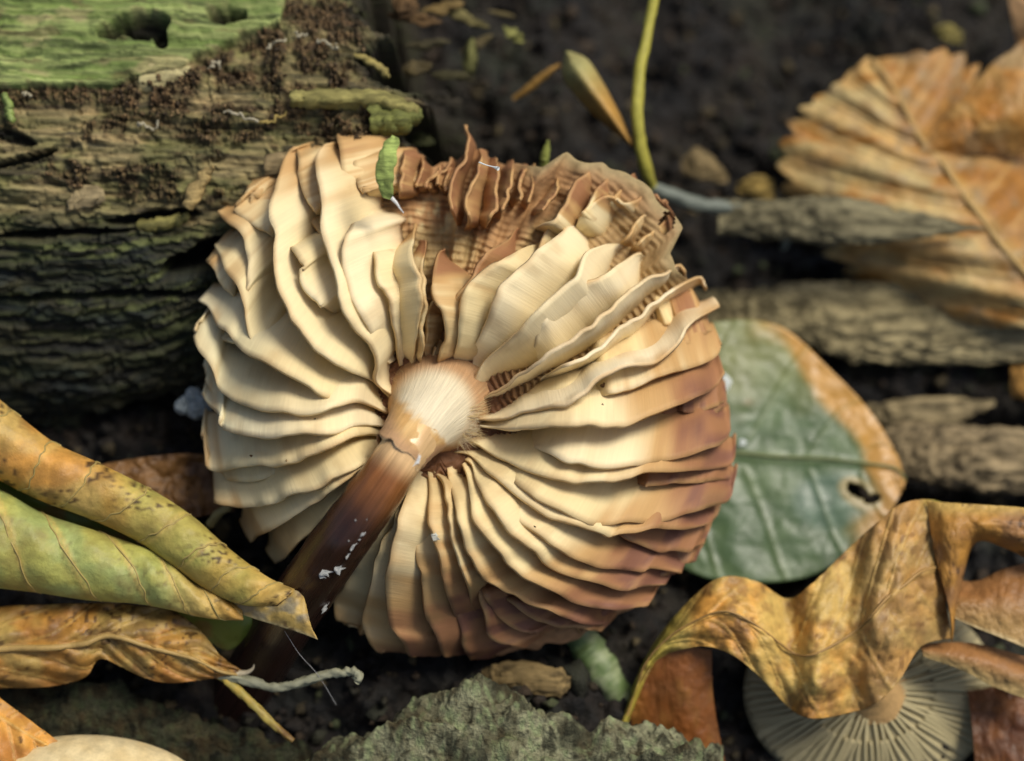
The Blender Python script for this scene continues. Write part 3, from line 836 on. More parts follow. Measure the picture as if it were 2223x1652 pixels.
G_(T('H', (560, 500), (545, 420), (560, 350), (585, 280)), L=.8, h=.5, blunt=True, ragged=.1, wd=0.11)
# --- inner top
G_(T('A', (1560, 1620), (1575, 1450), (1600, 1200), (1590, 1050), (1560, 850), (1592, 680)), L=-1, h=1.0, wd=.5, brown=-.25, white=.1)
G_(T('A', (1605, 1640), (1640, 1480), (1642, 1250), (1620, 1150), (1612, 950), (1612, 780)), L=-1, h=.9, wd=.3, brown=.2)
G_(T('A', (1710, 1652), (1740, 1500), (1772, 1430), (1760, 1280), (1720, 1170), (1700, 1080), (1700, 950), (1745, 840)), L=1, h=.9, wd=.5, brown=.25)
G_(T('A', (1640, 1600), (1650, 1480), (1660, 1270), (1712, 1180)), L=1, h=.6, wd=.2, brown=.2)
G_(T('I', (700, 520), (720, 260), (690, 180), (650, 120), (640, 0)), L=.6, h=.5, wd=.2, brown=.2)
G_(T('I', (915, 400), (935, 260), (960, 140), (965, 40)), L=.5, h=.5, wd=.15, brown=.1)
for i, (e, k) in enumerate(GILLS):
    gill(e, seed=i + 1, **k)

# short plain lamellulae between the traced gills keep the gaps from looking bare
for i in range(24):
    ph = RNG.uniform(-np.pi, np.pi)
    if -2.45 < ph < -2.0 or 1.0 < ph < 1.8 or .1 < ph < .85:
        continue
    r0, r1 = RNG.uniform(.55, .75), RNG.uniform(.93, .98)
    sg = 1 if (math.radians(35) < ph or ph < math.radians(-130)) else -1
    rs = np.linspace(r0, r1, 5)
    pp = ph + sg * .05 * rs
    rq = rs * rim(pp)
    gill(list(zip(CX + rq * np.cos(pp), CY - rq * np.sin(pp))), L=sg, h=RNG.uniform(.3, .5), wd=.25, seed=200 + i, blunt=True, n=30, m=6, brown=.1)

# stem
stem_path = q2v(np.array([935, 908, 872, 800, 735, 655, 560, 490]), np.array([892, 935, 985, 1090, 1180, 1295, 1445, 1560]), np.array([-.3, .22, .46, .42, .08, -.75, -1.95, -2.8]))
stem_rad = [.40, .335, .315, .34, .37, .39, .41, .42]


def stem_col(u, th):
    c = mixc((.58, .38, .18), (.20, .075, .02), sstep(.295, .355, u))
    c = mixc(c, (.040, .016, .008), sstep(.35, .48, u))
    c = mixc(c, (.022, .010, .007), sstep(.58, .8, u))
    return c * (1 + .25 * vn(th * 4, u * 9, 3))[:, None]


stem = tube('stem', stem_path, stem_rad, M_STEM, mush, ns=48, n=120, rough=.02, seed=4, colfn=stem_col)
# torn sheath round the top of the stem with a lip
sp, su = stem_path[:4], None
ns_, nn_ = 56, 46
Pt, ct, ut, tht = tube_pts(q2v(np.array([958, 944, 924, 898, 868, 852]), np.array([862, 882, 908, 942, 980, 1002]), np.array([-1.2, -.70, -.18, .22, .44, .50])), [.95, .66, .49, .40, .355, .342], ns_, nn_, .02, 9)
lip = sstep(.75, 1, ut)[:, None] * (.5 + .5 * vn(np.cos(tht)[None] * 2.5, np.sin(tht)[None] * 2.5, 6))
Pt = Pt - (Pt - np.roll(Pt, 1, 0)) * 0
tdir = (ct[-1] - ct[-6]) / np.linalg.norm(ct[-1] - ct[-6])
Pt = Pt - tdir * (lip * .22)[..., None]
Cs = mixc((.46, .265, .09), (.58, .38, .16), sstep(-.4, .5, fbm(np.cos(tht)[None] * 6 + 0 * ut[:, None], np.sin(tht)[None] * 6, ut[:, None] * 3, 3)))
sqx, sqy = v2q(Pt)
side = ((sqx - 868) * 58 - (sqy - 878) * 68) / 89 + 14 * fbm(sqx / 12, sqy / 12, 3, 3)
Cs = mixc(Cs, (.62, .55, .39), sstep(-8, 14, side))
Cs = mixc(Cs, (.40, .24, .12), sstep(70, 105, np.hypot(sqx - 940, sqy - 890)))
Cs = mixc(Cs, (.30, .17, .09), sstep(1.2, .5, ell(sqx, sqy, 955, 990, 50, 26)) * .7)
Cs = mixc(Cs, (.74, .55, .30), (sstep(.9, 1.0, ut)[:, None] + 0 * tht[None]))
mesh('torn_sheath', Pt, grid_faces(nn_, ns_, wrap=True)[:, ::-1], M_SHEATH, mush, Cs, np.stack([np.repeat(ut[:, None], ns_, 1) * 3, np.repeat(tht[None], nn_, 0), 0 * Cs[..., 0]], -1))

# white fuzz where the stem meets the gills: dome and hairs
hv, hf, hc = [], [], []
for i in range(1300):
    a = RNG.uniform(math.radians(-50), math.radians(140))
    if False:
        continue
    r0 = RNG.uniform(40, 92)
    ln_ = RNG.uniform(8, 34) if RNG.random() < .93 else RNG.uniform(45, 95)
    x0, y0 = 945 + r0 * math.cos(a), 900 - r0 * math.sin(a)
    z0 = .30 - .0092 * r0
    a2 = a + RNG.normal(0, .75 if ln_ < 40 else .15)
    bw = RNG.uniform(.25, .6) if ln_ < 40 else RNG.uniform(.6, 1.1)
    k0 = len(hv)
    for s in range(4):
        f = s / 3
        x, y = x0 + ln_ * f * math.cos(a2 + .2 * f), y0 - ln_ * f * math.sin(a2 + .2 * f)
        z = z0 + .03 + RNG.uniform(.0, .05) * math.sin(f * 3.1) - .0070 * ln_ * f * max(0.0, math.cos(a2 - a))
        wq = bw * (1 - .75 * f)
        nx_, ny_ = math.sin(a2), math.cos(a2)
        for sg in (-1, 1):
            hv.append((x + sg * nx_ * wq, y + sg * ny_ * wq, z))
            hc.append((.60, .53, .37) if ln_ < 40 else (.55, .44, .24))
        if s:
            q = k0 + s * 2
            hf.append((q - 2, q, q + 1, q - 1))
hv = np.array(hv)
hob = mesh('fuzz_hairs', q2v(hv[:, 0], hv[:, 1], hv[:, 2]), np.array(hf), M_FUZZ, mush, np.array(hc))
hob['kind'] = 'stuff'

# white flecks on the stem and debris on the gills
def fleck(name, q, z, r, col, mat, parent, seed, stretch=1.5, ang=0.0, label=None):
    U, Vv = uvgrid(8, 14)
    a = Vv * 2 * np.pi
    rad = r * U * (1 + .7 * vn(np.cos(a) * 2.2 + seed, np.sin(a) * 2.2, seed))
    x, y = rad * np.cos(a) * stretch, rad * np.sin(a)
    X = q[0] + x * math.cos(ang) - y * math.sin(ang)
    Y = q[1] + x * math.sin(ang) + y * math.cos(ang)
    zz = z + r * K * .25 * np.sqrt(np.clip(1 - U ** 2, 0, 1)) + .01 * vn(X / 3, Y / 3, seed)
    return mesh(name, q2v(X, Y, zz), grid_faces(8, 14), mat, parent, np.tile([col], (112, 1)))


def stem_z(qx, qy):
    P, c, u, th = tube_pts(stem_path, stem_rad, 48, 120)
    x, y = v2q(P)
    k = np.argmin((x - qx) ** 2 + (y - qy) ** 2 - 400 * P[..., 2])
    return float(P.reshape(-1, 3)[k][2])


for i, (x, y, r, s, a) in enumerate([(708, 1243, 9, 1.6, -.4), (735, 1235, 10, 1.9, -.8), (700, 1250, 6, 1.4, .2), (788, 1160, 3, 3, -.9), (772, 1130, 2.6, 1, 0), (796, 1128, 2, 1, 0),
                                     (768, 1185, 4, 3.6, -1.0), (756, 1206, 3, 3.5, -1.05), (780, 1172, 2.2, 1.2, 0), (757, 1174, 2, 1, 0), (706, 1320, 4, 4, -1.05)]):
    fleck('white_fleck', (x, y), stem_z(x, y) + .005, r * .85, (.46, .47, .45), M_FUZZ, mush, i, s, a)
bpy.context.view_layer.update()
_dg = bpy.context.evaluated_depsgraph_get()


def rest_z(qx, qy):
    """depth of the surface that a crumb at (qx, qy) lies on"""
    a, b_ = world(q2v(qx, qy, 3.0)), world(q2v(qx, qy, -3.0))
    o_, d_ = Vector(a.tolist()), Vector((b_ - a).tolist()).normalized()
    hit, loc, *_r = SC.ray_cast(_dg, o_, d_)
    return float((np.array(loc) / CM - np.array([0, 0, H0])) @ B_T) if hit else 0.0


fleck('white_fleck', (945, 1164), rest_z(945, 1164), 7, (.6, .62, .55), M_FUZZ, mush, 21, 1.3, .6)
fleck('white_fleck', (906, 998), rest_z(906, 998), 6, (.75, .78, .78), M_FUZZ, mush, 22, 2.4, -1.1)
for i, (x, y, z, r, c_) in enumerate([(1311, 838, .45, 5, (.08, .04, .015)), (1308, 878, .35, 2, (.05, .03, .015)), (1497, 632, .1, 2.5, (.10, .05, .02)), (547, 990, .1, 3, (.20, .10, .03)), (684, 909, .45, 2, (.10, .06, .03)), (622, 1000, .25, 2.5, (.28, .16, .05)), (1160, 1143, .35, 2.5, (.12, .07, .03))]):
    fleck('dark_speck', (x, y), rest_z(x, y) + .004, r, c_, M_SOIL, mush, 40 + i, 1.3, .4)


# ------------------------------------------------------------------ leaves
DZ = 0.0      # cm by which the next pieces lie deeper than their stations say


def leaf_sheet(name, net, mat, parent=None, n=(90, 50), thick=.022, colfn=None, crumple=.04, seed=0, serr=0.0, nserr=18, keepfn=None, veins=None, dims=(6, 3), quilt=.03, rib=None):
    """net rows run along the leaf, columns across it; entries (qx, qy, z)"""
    net = np.asarray(net, float) + np.array([0, 0, DZ])
    U, V = uvgrid(*n)
    if serr:
        saw = serr * np.abs(((U * nserr) % 1.0) - .3) * (1 + .5 * vn(U * 9, 0, seed))
        V = V * (1 - 2 * saw) + saw
    Q = net_eval(net, U, V)
    z = Q[..., 2] + crumple * fbm(Q[..., 0] / 55, Q[..., 1] / 55, seed, 4) + crumple * .35 * fbm(Q[..., 0] / 16, Q[..., 1] / 16, seed + 5, 3)
    vein = np.zeros_like(U)
    if veins:
        nv_, slant, mid = veins
        d = np.abs(V - mid)
        lines = np.abs(((U - slant * d) * nv_ + .5) % 1.0 - .5) / nv_ * dims[0]
        vein = np.maximum(np.exp(-(lines / .035) ** 2) * sstep(0.02, .08, d), np.exp(-(d * dims[1] / .05) ** 2))
        z = z + .030 * vein + quilt * np.cos(((U - slant * d) * nv_) * 2 * np.pi + np.pi)
    P = q2v(Q[..., 0], Q[..., 1], z)
    C = colfn(U, V, Q, vein)
    keep = None
    if keepfn is not None:
        kk = keepfn(U, V, Q)
        keep = kk[:-1, :-1] & kk[1:, :-1] & kk[:-1, 1:] & kk[1:, 1:]
    o = sheet(name, P, mat, parent, C, thick=thick, keep=keep)
    if veins and rib is not None:
        k = int(np.argmin(np.abs(np.linspace(0, 1, n[1]) - veins[2])))
        nn = normals(P)[:, k]
        nn = nn * np.sign(nn[:, 2:3])
        idx_ = np.linspace(2, n[0] - 3, 16).astype(int)
        tube('midrib', (P[:, k] + nn * .03)[idx_], np.linspace(rib[0], rib[1], 16), M_PLAIN, o, rib[2], ns=8, n=60)
    return o


def roll_sheet(name, stations, mat, parent, colfn, a0=-55, a1=235, n=(110, 46), bulge=1.0, thick=.022, crumple=.03, seed=0, veins=0, vslant=.6, inward=0.0):
    """a leaf margin rolled into a tube; stations: (top qx,qy, bottom qx,qy, z)"""
    s = cr(np.asarray(stations, float), np.linspace(0, 1, n[0]))
    a = np.radians(np.linspace(a0, a1, n[1]))
    U, A = np.meshgrid(np.linspace(0, 1, n[0]), a, indexing='ij')
    V = (A - a[0]) / (a[-1] - a[0])
    mid, half = (s[:, 0:2] + s[:, 2:4]) / 2, (s[:, 0:2] - s[:, 2:4]) / 2
    hl = np.linalg.norm(half, axis=1)[:, None]
    shrink = 1 - inward * V
    Q = mid[:, None] + half[:, None] * (np.cos(A) * shrink)[..., None]
    z = s[:, 4:5] + hl * K * bulge * np.sin(A) * shrink
    lines = np.abs(((U + vslant * (V - .5) * .5) * veins + .5) % 1.0 - .5) if veins else 1
    vein = np.exp(-(lines / .05) ** 2) if veins else np.zeros_like(U)
    z = z + crumple * fbm(Q[..., 0] / 45, Q[..., 1] / 45, seed, 4) * 1.2 + crumple * .5 * fbm(Q[..., 0] / 14, Q[..., 1] / 14, seed, 3) + .018 * vein
    if veins:
        z = z + .028 * np.cos(((U + vslant * (V - .5) * .5) * veins) * 2 * np.pi + np.pi)
    P = q2v(Q[..., 0], Q[..., 1], z)
    C = colfn(U, V, np.concatenate([Q, z[..., None]], -1), vein)
    o = sheet(name, P, mat, parent, C, thick=thick)
    nn = normals(P)
    nn = nn * np.sign(np.sum(nn * (P - P.mean(1, keepdims=True)), -1, keepdims=True))
    for k in range(1, veins):
        vv = np.linspace(.18, .80, 14)
        uu = np.clip(k / veins - vslant * (vv - .5) * .5 + .012 * np.sin(vv * 9 + k), 0, 1)
        iu, iv = np.round(uu * (n[0] - 1)).astype(int), np.round(vv * (n[1] - 1)).astype(int)
        tube('vein', (P + nn * .012)[iu, iv], np.linspace(.014, .009, 14), M_PLAIN, o, (.34, .26, .085), ns=6, n=50)
    return o


ORANGE = np.array([.56, .28, .055])
OCHRE = np.array([.60, .41, .115])
OLIVE = np.array([.36, .35, .085])
LGREEN = np.array([.33, .38, .12])
RUST = np.array([.22, .075, .016])
DKBROWN = np.array([.07, .035, .014])


def spots(c, Q, seed, thr=.55, col=DKBROWN, amt=.8, sc=9):
    s = vn(Q[..., 0] / sc, Q[..., 1] / sc, seed)
    patch = sstep(-.1, .4, vn(Q[..., 0] / 70, Q[..., 1] / 60, seed + 3))
    return mixc(c, col, amt * sstep(thr, thr + .15, s) * patch)


# curled leaf at the left: two rolled margins, the blade between them, a folded tip
cl = thing('curled_leaf', q2v(200, 1200, -1.6).tolist(), 'yellow-green leaf with both margins rolled up, its tip touching the mushroom stem', 'leaf')


def col_up(U, V, Q, vein):
    c = mixc(ORANGE * 1.05, OCHRE * .9, sstep(-.3, .4, fbm(Q[..., 0] / 90, Q[..., 1] / 60, 3, 3)))
    c = mixc(c, OLIVE * 1.1, sstep(180, 330, Q[..., 0]) * sstep(620, 500, Q[..., 0]) * (.75 + .25 * vn(Q[..., 0] / 60, Q[..., 1] / 60, 8)))
    c = mixc(c, OCHRE, sstep(520, 640, Q[..., 0]) * .7)
    c = spots(c, Q, 5, .30, DKBROWN * .7, .9, 7)
    c = spots(c, Q, 15, .5, (.16, .09, .03), .5, 22)
    return mixc(c, OCHRE * 1.15, vein * .45)


roll_sheet('rolled_margin', [(-110, 780, -130, 985, -.9), (0, 867, 0, 1053, -.85), (110, 955, 90, 1095, -.8), (215, 1005, 195, 1133, -.75), (330, 1063, 300, 1183, -.7), (420, 1122, 385, 1243, -.65),
                             (500, 1193, 455, 1290, -.6), (580, 1252, 525, 1316, -.42), (640, 1280, 600, 1318, -.18)], M_LEAF, cl, col_up, seed=2, veins=9, vslant=.35, inward=.15)


def col_lo(U, V, Q, vein):
    c = mixc(LGREEN, OLIVE * 1.15, sstep(-.3, .4, fbm(Q[..., 0] / 70, Q[..., 1] / 50, 13, 3)))
    c = mixc(c, OCHRE, sstep(330, 430, Q[..., 0]) * .75)
    c = mixc(c, ORANGE, sstep(410, 520, Q[..., 0]) * .7)
    c = spots(c, Q, 25, .5, (.12, .09, .03), .5)
    return mixc(c, OCHRE * 1.1, vein * .6)


roll_sheet('rolled_margin', [(-130, 1010, -130, 1275, -.95), (0, 1062, 0, 1285, -.9), (90, 1112, 85, 1293, -.85), (190, 1146, 190, 1308, -.8), (290, 1180, 290, 1314, -.75), (350, 1205, 360, 1325, -.72),
                             (420, 1265, 430, 1340, -.68), (480, 1296, 480, 1346, -.62), (526, 1325, 528, 1346, -.6)], M_LEAF, cl, col_lo, seed=4, veins=6, vslant=-.5, inward=.1)


def col_tip(U, V, Q, vein):
    c = mixc(OCHRE * .9, (.30, .25, .15), sstep(-.2, .4, fbm(Q[..., 0] / 30, Q[..., 1] / 20, 43, 3)))
    c = mixc(c, (.52, .42, .20), sstep(.85, 1, V))
    return spots(c, Q, 45, .5)


leaf_sheet('leaf_tip', [[(500, 1290, -.75), (505, 1310, -.7), (515, 1330, -.7)], [(560, 1290, -.4), (560, 1315, -.3), (560, 1345, -.35)], [(625, 1280, -.12), (620, 1325, .0), (615, 1362, -.1)],
                        [(656, 1292, -.05), (655, 1335, .05), (655, 1375, -.02)], [(668, 1335, .0), (676, 1362, .03), (690, 1388, .03)]], M_LEAF, cl, colfn=col_tip, seed=7, crumple=.05, n=(50, 30))
leaf_sheet('blade', [[(-100, 1000, -1.3), (-100, 1100, -1.4), (-100, 1200, -1.4)], [(200, 1120, -1.3), (200, 1160, -1.35), (200, 1220, -1.4)], [(400, 1240, -1.2), (400, 1290, -1.25), (400, 1350, -1.4)],
                     [(500, 1290, -1.1), (500, 1350, -1.2), (490, 1410, -1.5)], [(545, 1320, -1.1), (548, 1345, -1.15), (545, 1370, -1.3)]], M_GREENLEAF, cl,
           colfn=lambda U, V, Q, v: mixc((.15, .20, .025), (.20, .14, .03), sstep(-.2, .3, fbm(Q[..., 0] / 40, Q[..., 1] / 40, 3, 3))), seed=8)

# brown leaf below it
bl = thing('brown_leaf', q2v(200, 1430, -1.7).tolist(), 'mottled orange-brown leaf lying under the rolled leaf, ragged lower edge', 'leaf')


def col_br(U, V, Q, vein):
    c = mixc(OCHRE * .72, ORANGE * .75, sstep(-.3, .4, fbm(Q[..., 0] / 60, Q[..., 1] / 50, 23, 3)))
    c = mixc(c, RUST * 1.2, sstep(1430, 1490, Q[..., 1]) * .5 + .4 * sstep(.1, .5, fbm(Q[..., 0] / 30, Q[..., 1] / 25, 29, 3)))
    c = mixc(c, (.12, .07, .03), .5 * sstep(.1, .5, fbm(Q[..., 0] / 40, Q[..., 1] / 30, 39, 4)))
    c = spots(c, Q, 35, .45)
    return mixc(c, OCHRE, vein * .35)


leaf_sheet('blade', [[(-120, 1345, -1.3), (-120, 1400, -.95), (-120, 1460, -1.0), (-120, 1505, -1.3)], [(0, 1318, -1.2), (0, 1380, -.9), (0, 1450, -.95), (0, 1494, -1.2)],
                     [(120, 1312, -1.1), (120, 1380, -.8), (120, 1440, -.85), (110, 1490, -1.1)], [(190, 1310, -1.1), (190, 1370, -.8), (185, 1430, -.9), (186, 1468, -1.1)],
                     [(240, 1310, -1.1), (235, 1360, -.8), (225, 1400, -.9), (215, 1430, -1.0)], [(300, 1315, -1.1), (290, 1370, -.8), (280, 1420, -.85), (265, 1448, -1.0)],
                     [(370, 1325, -1.05), (360, 1390, -.75), (345, 1440, -.8), (335, 1478, -1.0)], [(430, 1365, -1.0), (420, 1410, -.8), (410, 1450, -.85), (405, 1480, -1.0)],
                     [(480, 1425, -1.0), (475, 1445, -.9), (465, 1460, -.9), (460, 1472, -1.0)], [(524, 1456, -1.0), (524, 1460, -1.0), (522, 1464, -1.0), (520, 1467, -1.05)]],
           M_LEAF, bl, colfn=col_br, seed=11, rib=(.05, .02, (.36, .24, .08)), crumple=.09, veins=(7, .5, .45), n=(130, 60))
tube('leaf_tip', q2v(np.array([515, 535, 548, 552]), np.array([1462, 1460, 1452, 1442]), np.array([-1.0, -.98, -.95, -.93])), [.05, .035, .02, .008], M_PLAIN, bl, (.42, .36, .24), ns=6)



def simple_leaf(name, net, label, colfn, mat=M_LEAF, group=None, **k):
    o = leaf_sheet(name, net, mat, None, colfn=colfn, **k)
    return tag(o, label, 'leaf', group)


simple_leaf('orange_leaf', [[(-120, 1420, -1.0), (-120, 1560, -.6), (-120, 1700, -.6)], [(-20, 1500, -.9), (-40, 1600, -.5), (-60, 1740, -.5)], [(60, 1560, -.8), (40, 1640, -.6), (0, 1760, -.5)], [(130, 1612, -.8), (110, 1660, -.7), (80, 1760, -.6)]],
            'bright orange leaf tucked behind the smooth cream cap', lambda U, V, Q, v: spots(mixc(mixc(ORANGE * 1.25, RUST * 1.6, .6 * sstep(-.1, .5, fbm(Q[..., 0] / 50, Q[..., 1] / 50, 3, 3))), OCHRE, v * .5), Q, 3), seed=14, veins=(4, .4, .2))

# brown litter leaf between rolled leaf and the gills
simple_leaf('litter_leaf', [[(215, 1010, -2.2), (220, 1060, -2.1), (240, 1130, -2.0)], [(320, 992, -2.2), (330, 1060, -2.1), (350, 1140, -2.1)], [(420, 985, -2.2), (430, 1050, -2.2), (440, 1120, -2.1)], [(510, 1000, -2.3), (520, 1040, -2.3), (510, 1110, -2.2)]],
            'dull rust-brown leaf scrap between the log and the rolled leaf', lambda U, V, Q, v: spots(mixc((.20, .10, .03), (.10, .05, .02), sstep(-.2, .4, fbm(Q[..., 0] / 30, Q[..., 1] / 30, 9, 3))), Q, 4), seed=15, crumple=.14)

# green leaf behind the right-hand gills
def col_green(U, V, Q, vein):
    x, y = Q[..., 0], Q[..., 1]
    n1 = fbm(x / 80, y / 80, 5, 4)
    c = mixc((.055, .10, .038), (.095, .145, .06), sstep(-.4, .5, n1))
    c = mixc(c, (.19, .205, .065), sstep(930, 780, y + 60 * n1) * .85)
    yl = poly_y([(1500, 690), (1690, 705), (1760, 800), (1850, 920), (1900, 1010), (1960, 1060), (2000, 1060)], x)
    c = mixc(c, (.46, .24, .04), sstep(40, -20, y - yl - 20 + 30 * n1) * sstep(1600, 1720, x))
    c = mixc(c, (.44, .24, .06), sstep(1860, 1930, x + .35 * (y - 1060) + 30 * n1) * .9)
    c = mixc(c, (.10, .16, .12), .6 * sstep(1.1, .4, ell(x, y, 1800, 1090, 90, 70)))
    c = mixc(c, (.20, .16, .08), .7 * sstep(.25, .5, fbm(x / 30, y / 30, 8, 3)) * sstep(1.2, .5, ell(x, y, 1640, 830, 60, 80)))
    c = mixc(c, (.30, .24, .10), sstep(1.8, 1.0, ell(x, y, 1868, 1072, 44, 26, .5)) * .9)
    return mixc(c, (.19, .22, .09), vein * .22)


DZ = -.5
gl = thing('green_leaf', q2v(1700, 1000, -3.5).tolist(), 'broad green leaf yellowing along one edge with a small hole, behind the gills', 'leaf')
leaf_sheet('blade', [[(1380, 960, -2.9), (1380, 1000, -2.8), (1380, 1040, -2.9)], [(1450, 760, -2.95), (1450, 990, -2.6), (1440, 1190, -2.6)], [(1550, 700, -3.05), (1560, 985, -2.7), (1520, 1250, -2.4)], [(1690, 708, -3.1), (1690, 995, -2.75), (1640, 1265, -2.35)],
                     [(1800, 800, -3.0), (1800, 1000, -2.75), (1760, 1250, -2.4)], [(1890, 895, -2.9), (1885, 1010, -2.75), (1860, 1185, -2.5)], [(1945, 985, -2.85), (1940, 1020, -2.75), (1930, 1115, -2.6)], [(1962, 1035, -2.8), (1965, 1045, -2.75), (1960, 1060, -2.7)]],
           M_GREENLEAF, gl, colfn=col_green, seed=17, crumple=.03, quilt=.012, rib=(.035, .012, (.15, .18, .07)), veins=(6, .35, .5), n=(140, 90), keepfn=lambda U, V, Q: ~((ell(Q[..., 0], Q[..., 1], 1862, 1066, 26, 11, .5) < 1) | (ell(Q[..., 0], Q[..., 1], 1893, 1083, 18, 9, -.2) < 1)))
DZ = 0.0
fleck('white_spot', (1573, 832), -3.25, 12, (.75, .80, .80), M_FUZZ, gl, 61, 1.7, 1.2)
fleck('white_spot', (1611, 962), -3.1, 7, (.75, .80, .80), M_FUZZ, gl, 62, 1.2, .2)

# big crumpled orange leaf lower right
def col_or(U, V, Q, vein):
    x, y = Q[..., 0], Q[..., 1]
    n1 = fbm(x / 70, y / 60, 19, 4)
    c = mixc(ORANGE * 1.2, OCHRE * 1.0, sstep(-.4, .4, n1))
    c = mixc(c, (.30, .15, .045), .75 * sstep(.05, .45, fbm(x / 26, y / 40, 29, 4)))
    c = mixc(c, (.38, .36, .05), sstep(1530, 1420, x + .2 * (y - 1330)) * .8)
    c = mixc(c, (.36, .23, .09), sstep(1820, 1900, x) * .6)
    c = mixc(c, (.42, .42, .06), sstep(1135, 1095, y) * sstep(1980, 2050, x) * .8)
    c = spots(c, Q, 27, .5, (.14, .065, .02), .6, 12)
    return mixc(c, OCHRE * 1.1, vein * .3)


ob = thing('crumpled_leaf', q2v(1750, 1450, -1.8).tolist(), 'large crumpled orange-brown leaf with a wavy lower edge overlapping the green leaf', 'leaf')
cols_ = [((1345, 1565), (1350, 1572), (1356, 1582), -1.75), ((1405, 1425), (1412, 1432), (1420, 1442), -1.5), ((1475, 1328), (1488, 1366), (1500, 1405), -1.25), ((1560, 1256), (1575, 1330), (1575, 1414), -1.05),
         ((1640, 1262), (1652, 1370), (1650, 1470), -1.1), ((1708, 1300), (1718, 1420), (1712, 1535), -1.4), ((1762, 1268), (1775, 1420), (1765, 1560), -1.05), ((1848, 1185), (1850, 1380), (1850, 1546), -1.25),
         ((1905, 1135), (1895, 1340), (1900, 1528), -1.0), ((1955, 1095), (1940, 1290), (1950, 1480), -.95), ((2010, 1084), (1990, 1250), (1998, 1405), -1.2), ((2062, 1095), (2045, 1230), (2064, 1385), -1.5)]
leaf_sheet('blade', [[(a[0], a[1], z - .35), (b_[0], b_[1], z + .1), (c_[0], c_[1], z - .05)] for a, b_, c_, z in cols_], M_LEAF, ob, colfn=col_or, seed=31, rib=(.010, .026, (.32, .19, .06)), crumple=.10, n=(170, 90), veins=(9, .25, .5))
leaf_sheet('underside_fold', [[(1347, 1563, -1.85), (1349, 1575, -1.9), (1352, 1590, -1.95)], [(1408, 1438, -1.62), (1420, 1560, -1.75), (1440, 1670, -1.9)], [(1478, 1406, -1.42), (1490, 1540, -1.6), (1510, 1680, -1.8)], [(1545, 1411, -1.4), (1550, 1530, -1.7), (1580, 1690, -2.0)]],
           M_LEAF, ob, colfn=lambda U, V, Q, v: mixc(RUST, (.32, .15, .03), sstep(.35, .0, U) * .8 + .4 * sstep(0, .5, fbm(Q[..., 0] / 18, Q[..., 1] / 60, 3, 3))), seed=33, crumple=.05)

fr = thing('folded_leaf', q2v(2140, 1350, -1.8).tolist(), 'folded tan leaf with a dark hollow, next to the crumpled orange leaf', 'leaf')


def col_fold(U, V, Q, vein):
    x, y = Q[..., 0], Q[..., 1]
    c = mixc(ORANGE * .8, (.30, .15, .05), sstep(-.3, .4, fbm(x / 50, y / 50, 49, 4)))
    c = mixc(c, OCHRE, sstep(1130, 1098, y) * .8)
    return spots(c, Q, 52, .5)


leaf_sheet('blade', [[(2012, 1086, -1.45), (2030, 1200, -1.2), (2062, 1330, -1.1), (2066, 1392, -1.3)], [(2060, 1092, -1.2), (2068, 1160, -.95), (2085, 1240, -1.2), (2080, 1300, -1.5)], [(2130, 1096, -1.2), (2120, 1130, -1.0), (2115, 1160, -1.1), (2115, 1180, -1.6)],
                     [(2223, 1103, -1.2), (2210, 1140, -1.0), (2195, 1170, -1.1), (2185, 1190, -1.6)], [(2320, 1120, -1.3), (2310, 1170, -1.1), (2280, 1210, -1.1), (2260, 1230, -1.5)]], M_LEAF, fr, colfn=col_fold, seed=41, crumple=.08)
leaf_sheet('lower_fold', [[(2064, 1258, -1.75), (2066, 1300, -1.4), (2066, 1340, -1.35)], [(2120, 1262, -1.7), (2125, 1310, -1.3), (2130, 1368, -1.25)], [(2180, 1235, -1.6), (2185, 1310, -1.25), (2190, 1392, -1.2)], [(2260, 1215, -1.6), (2265, 1320, -1.25), (2280, 1430, -1.2)]],
           M_LEAF, fr, colfn=lambda U, V, Q, v: mixc(mixc((.30, .14, .045), (.42, .26, .09), sstep(.3, .9, V)), (.55, .42, .20), sstep(.9, 1, V)), seed=43, crumple=.06)
leaf_sheet('lower_fold', [[(1998, 1400, -1.6), (2000, 1410, -1.5), (2005, 1425, -1.5)], [(2080, 1395, -1.6), (2085, 1425, -1.4), (2090, 1455, -1.4)], [(2150, 1405, -1.6), (2155, 1445, -1.35), (2160, 1492, -1.4)], [(2270, 1440, -1.6), (2270, 1480, -1.35), (2275, 1535, -1.4)]],
           M_LEAF, fr, colfn=lambda U, V, Q, v: mixc((.34, .16, .05), (.46, .33, .13), sstep(.4, 1, V)), seed=44, crumple=.06)
leaf_sheet('lower_fold', [[(2100, 1500, -2.2), (2110, 1580, -2.0), (2120, 1700, -1.9)], [(2180, 1490, -2.1), (2190, 1580, -1.9), (2195, 1700, -1.8)], [(2290, 1500, -2.0), (2290, 1580, -1.8), (2290, 1700, -1.7)]],
           M_LEAF, fr, colfn=lambda U, V, Q, v: mixc(RUST * .8, (.10, .035, .012), sstep(-.2, .4, fbm(Q[..., 0] / 30, Q[..., 1] / 30, 3, 3))), seed=45, crumple=.06)

# serrated leaves upper right
DZ = -1.2
def col_ser(U, V, Q, vein):
    x, y = Q[..., 0], Q[..., 1]
    n1 = fbm(x / 60, y / 35, 59, 4)
    c = mixc((.54, .33, .11), (.50, .38, .16), sstep(-.4, .4, n1))
    c = mixc(c, (.36, .15, .018), .9 * sstep(.05, .45, fbm(x / 110, y / 34, 69, 3)))
    c = mixc(c, (.33, .14, .02), sstep(.52, .62, V) * .7)
    c = mixc(c, (.30, .22, .11), .6 * sstep(.2, .5, fbm(x / 40, y / 40, 79, 3)))
    return mixc(c, (.50, .33, .10), vein * .5)


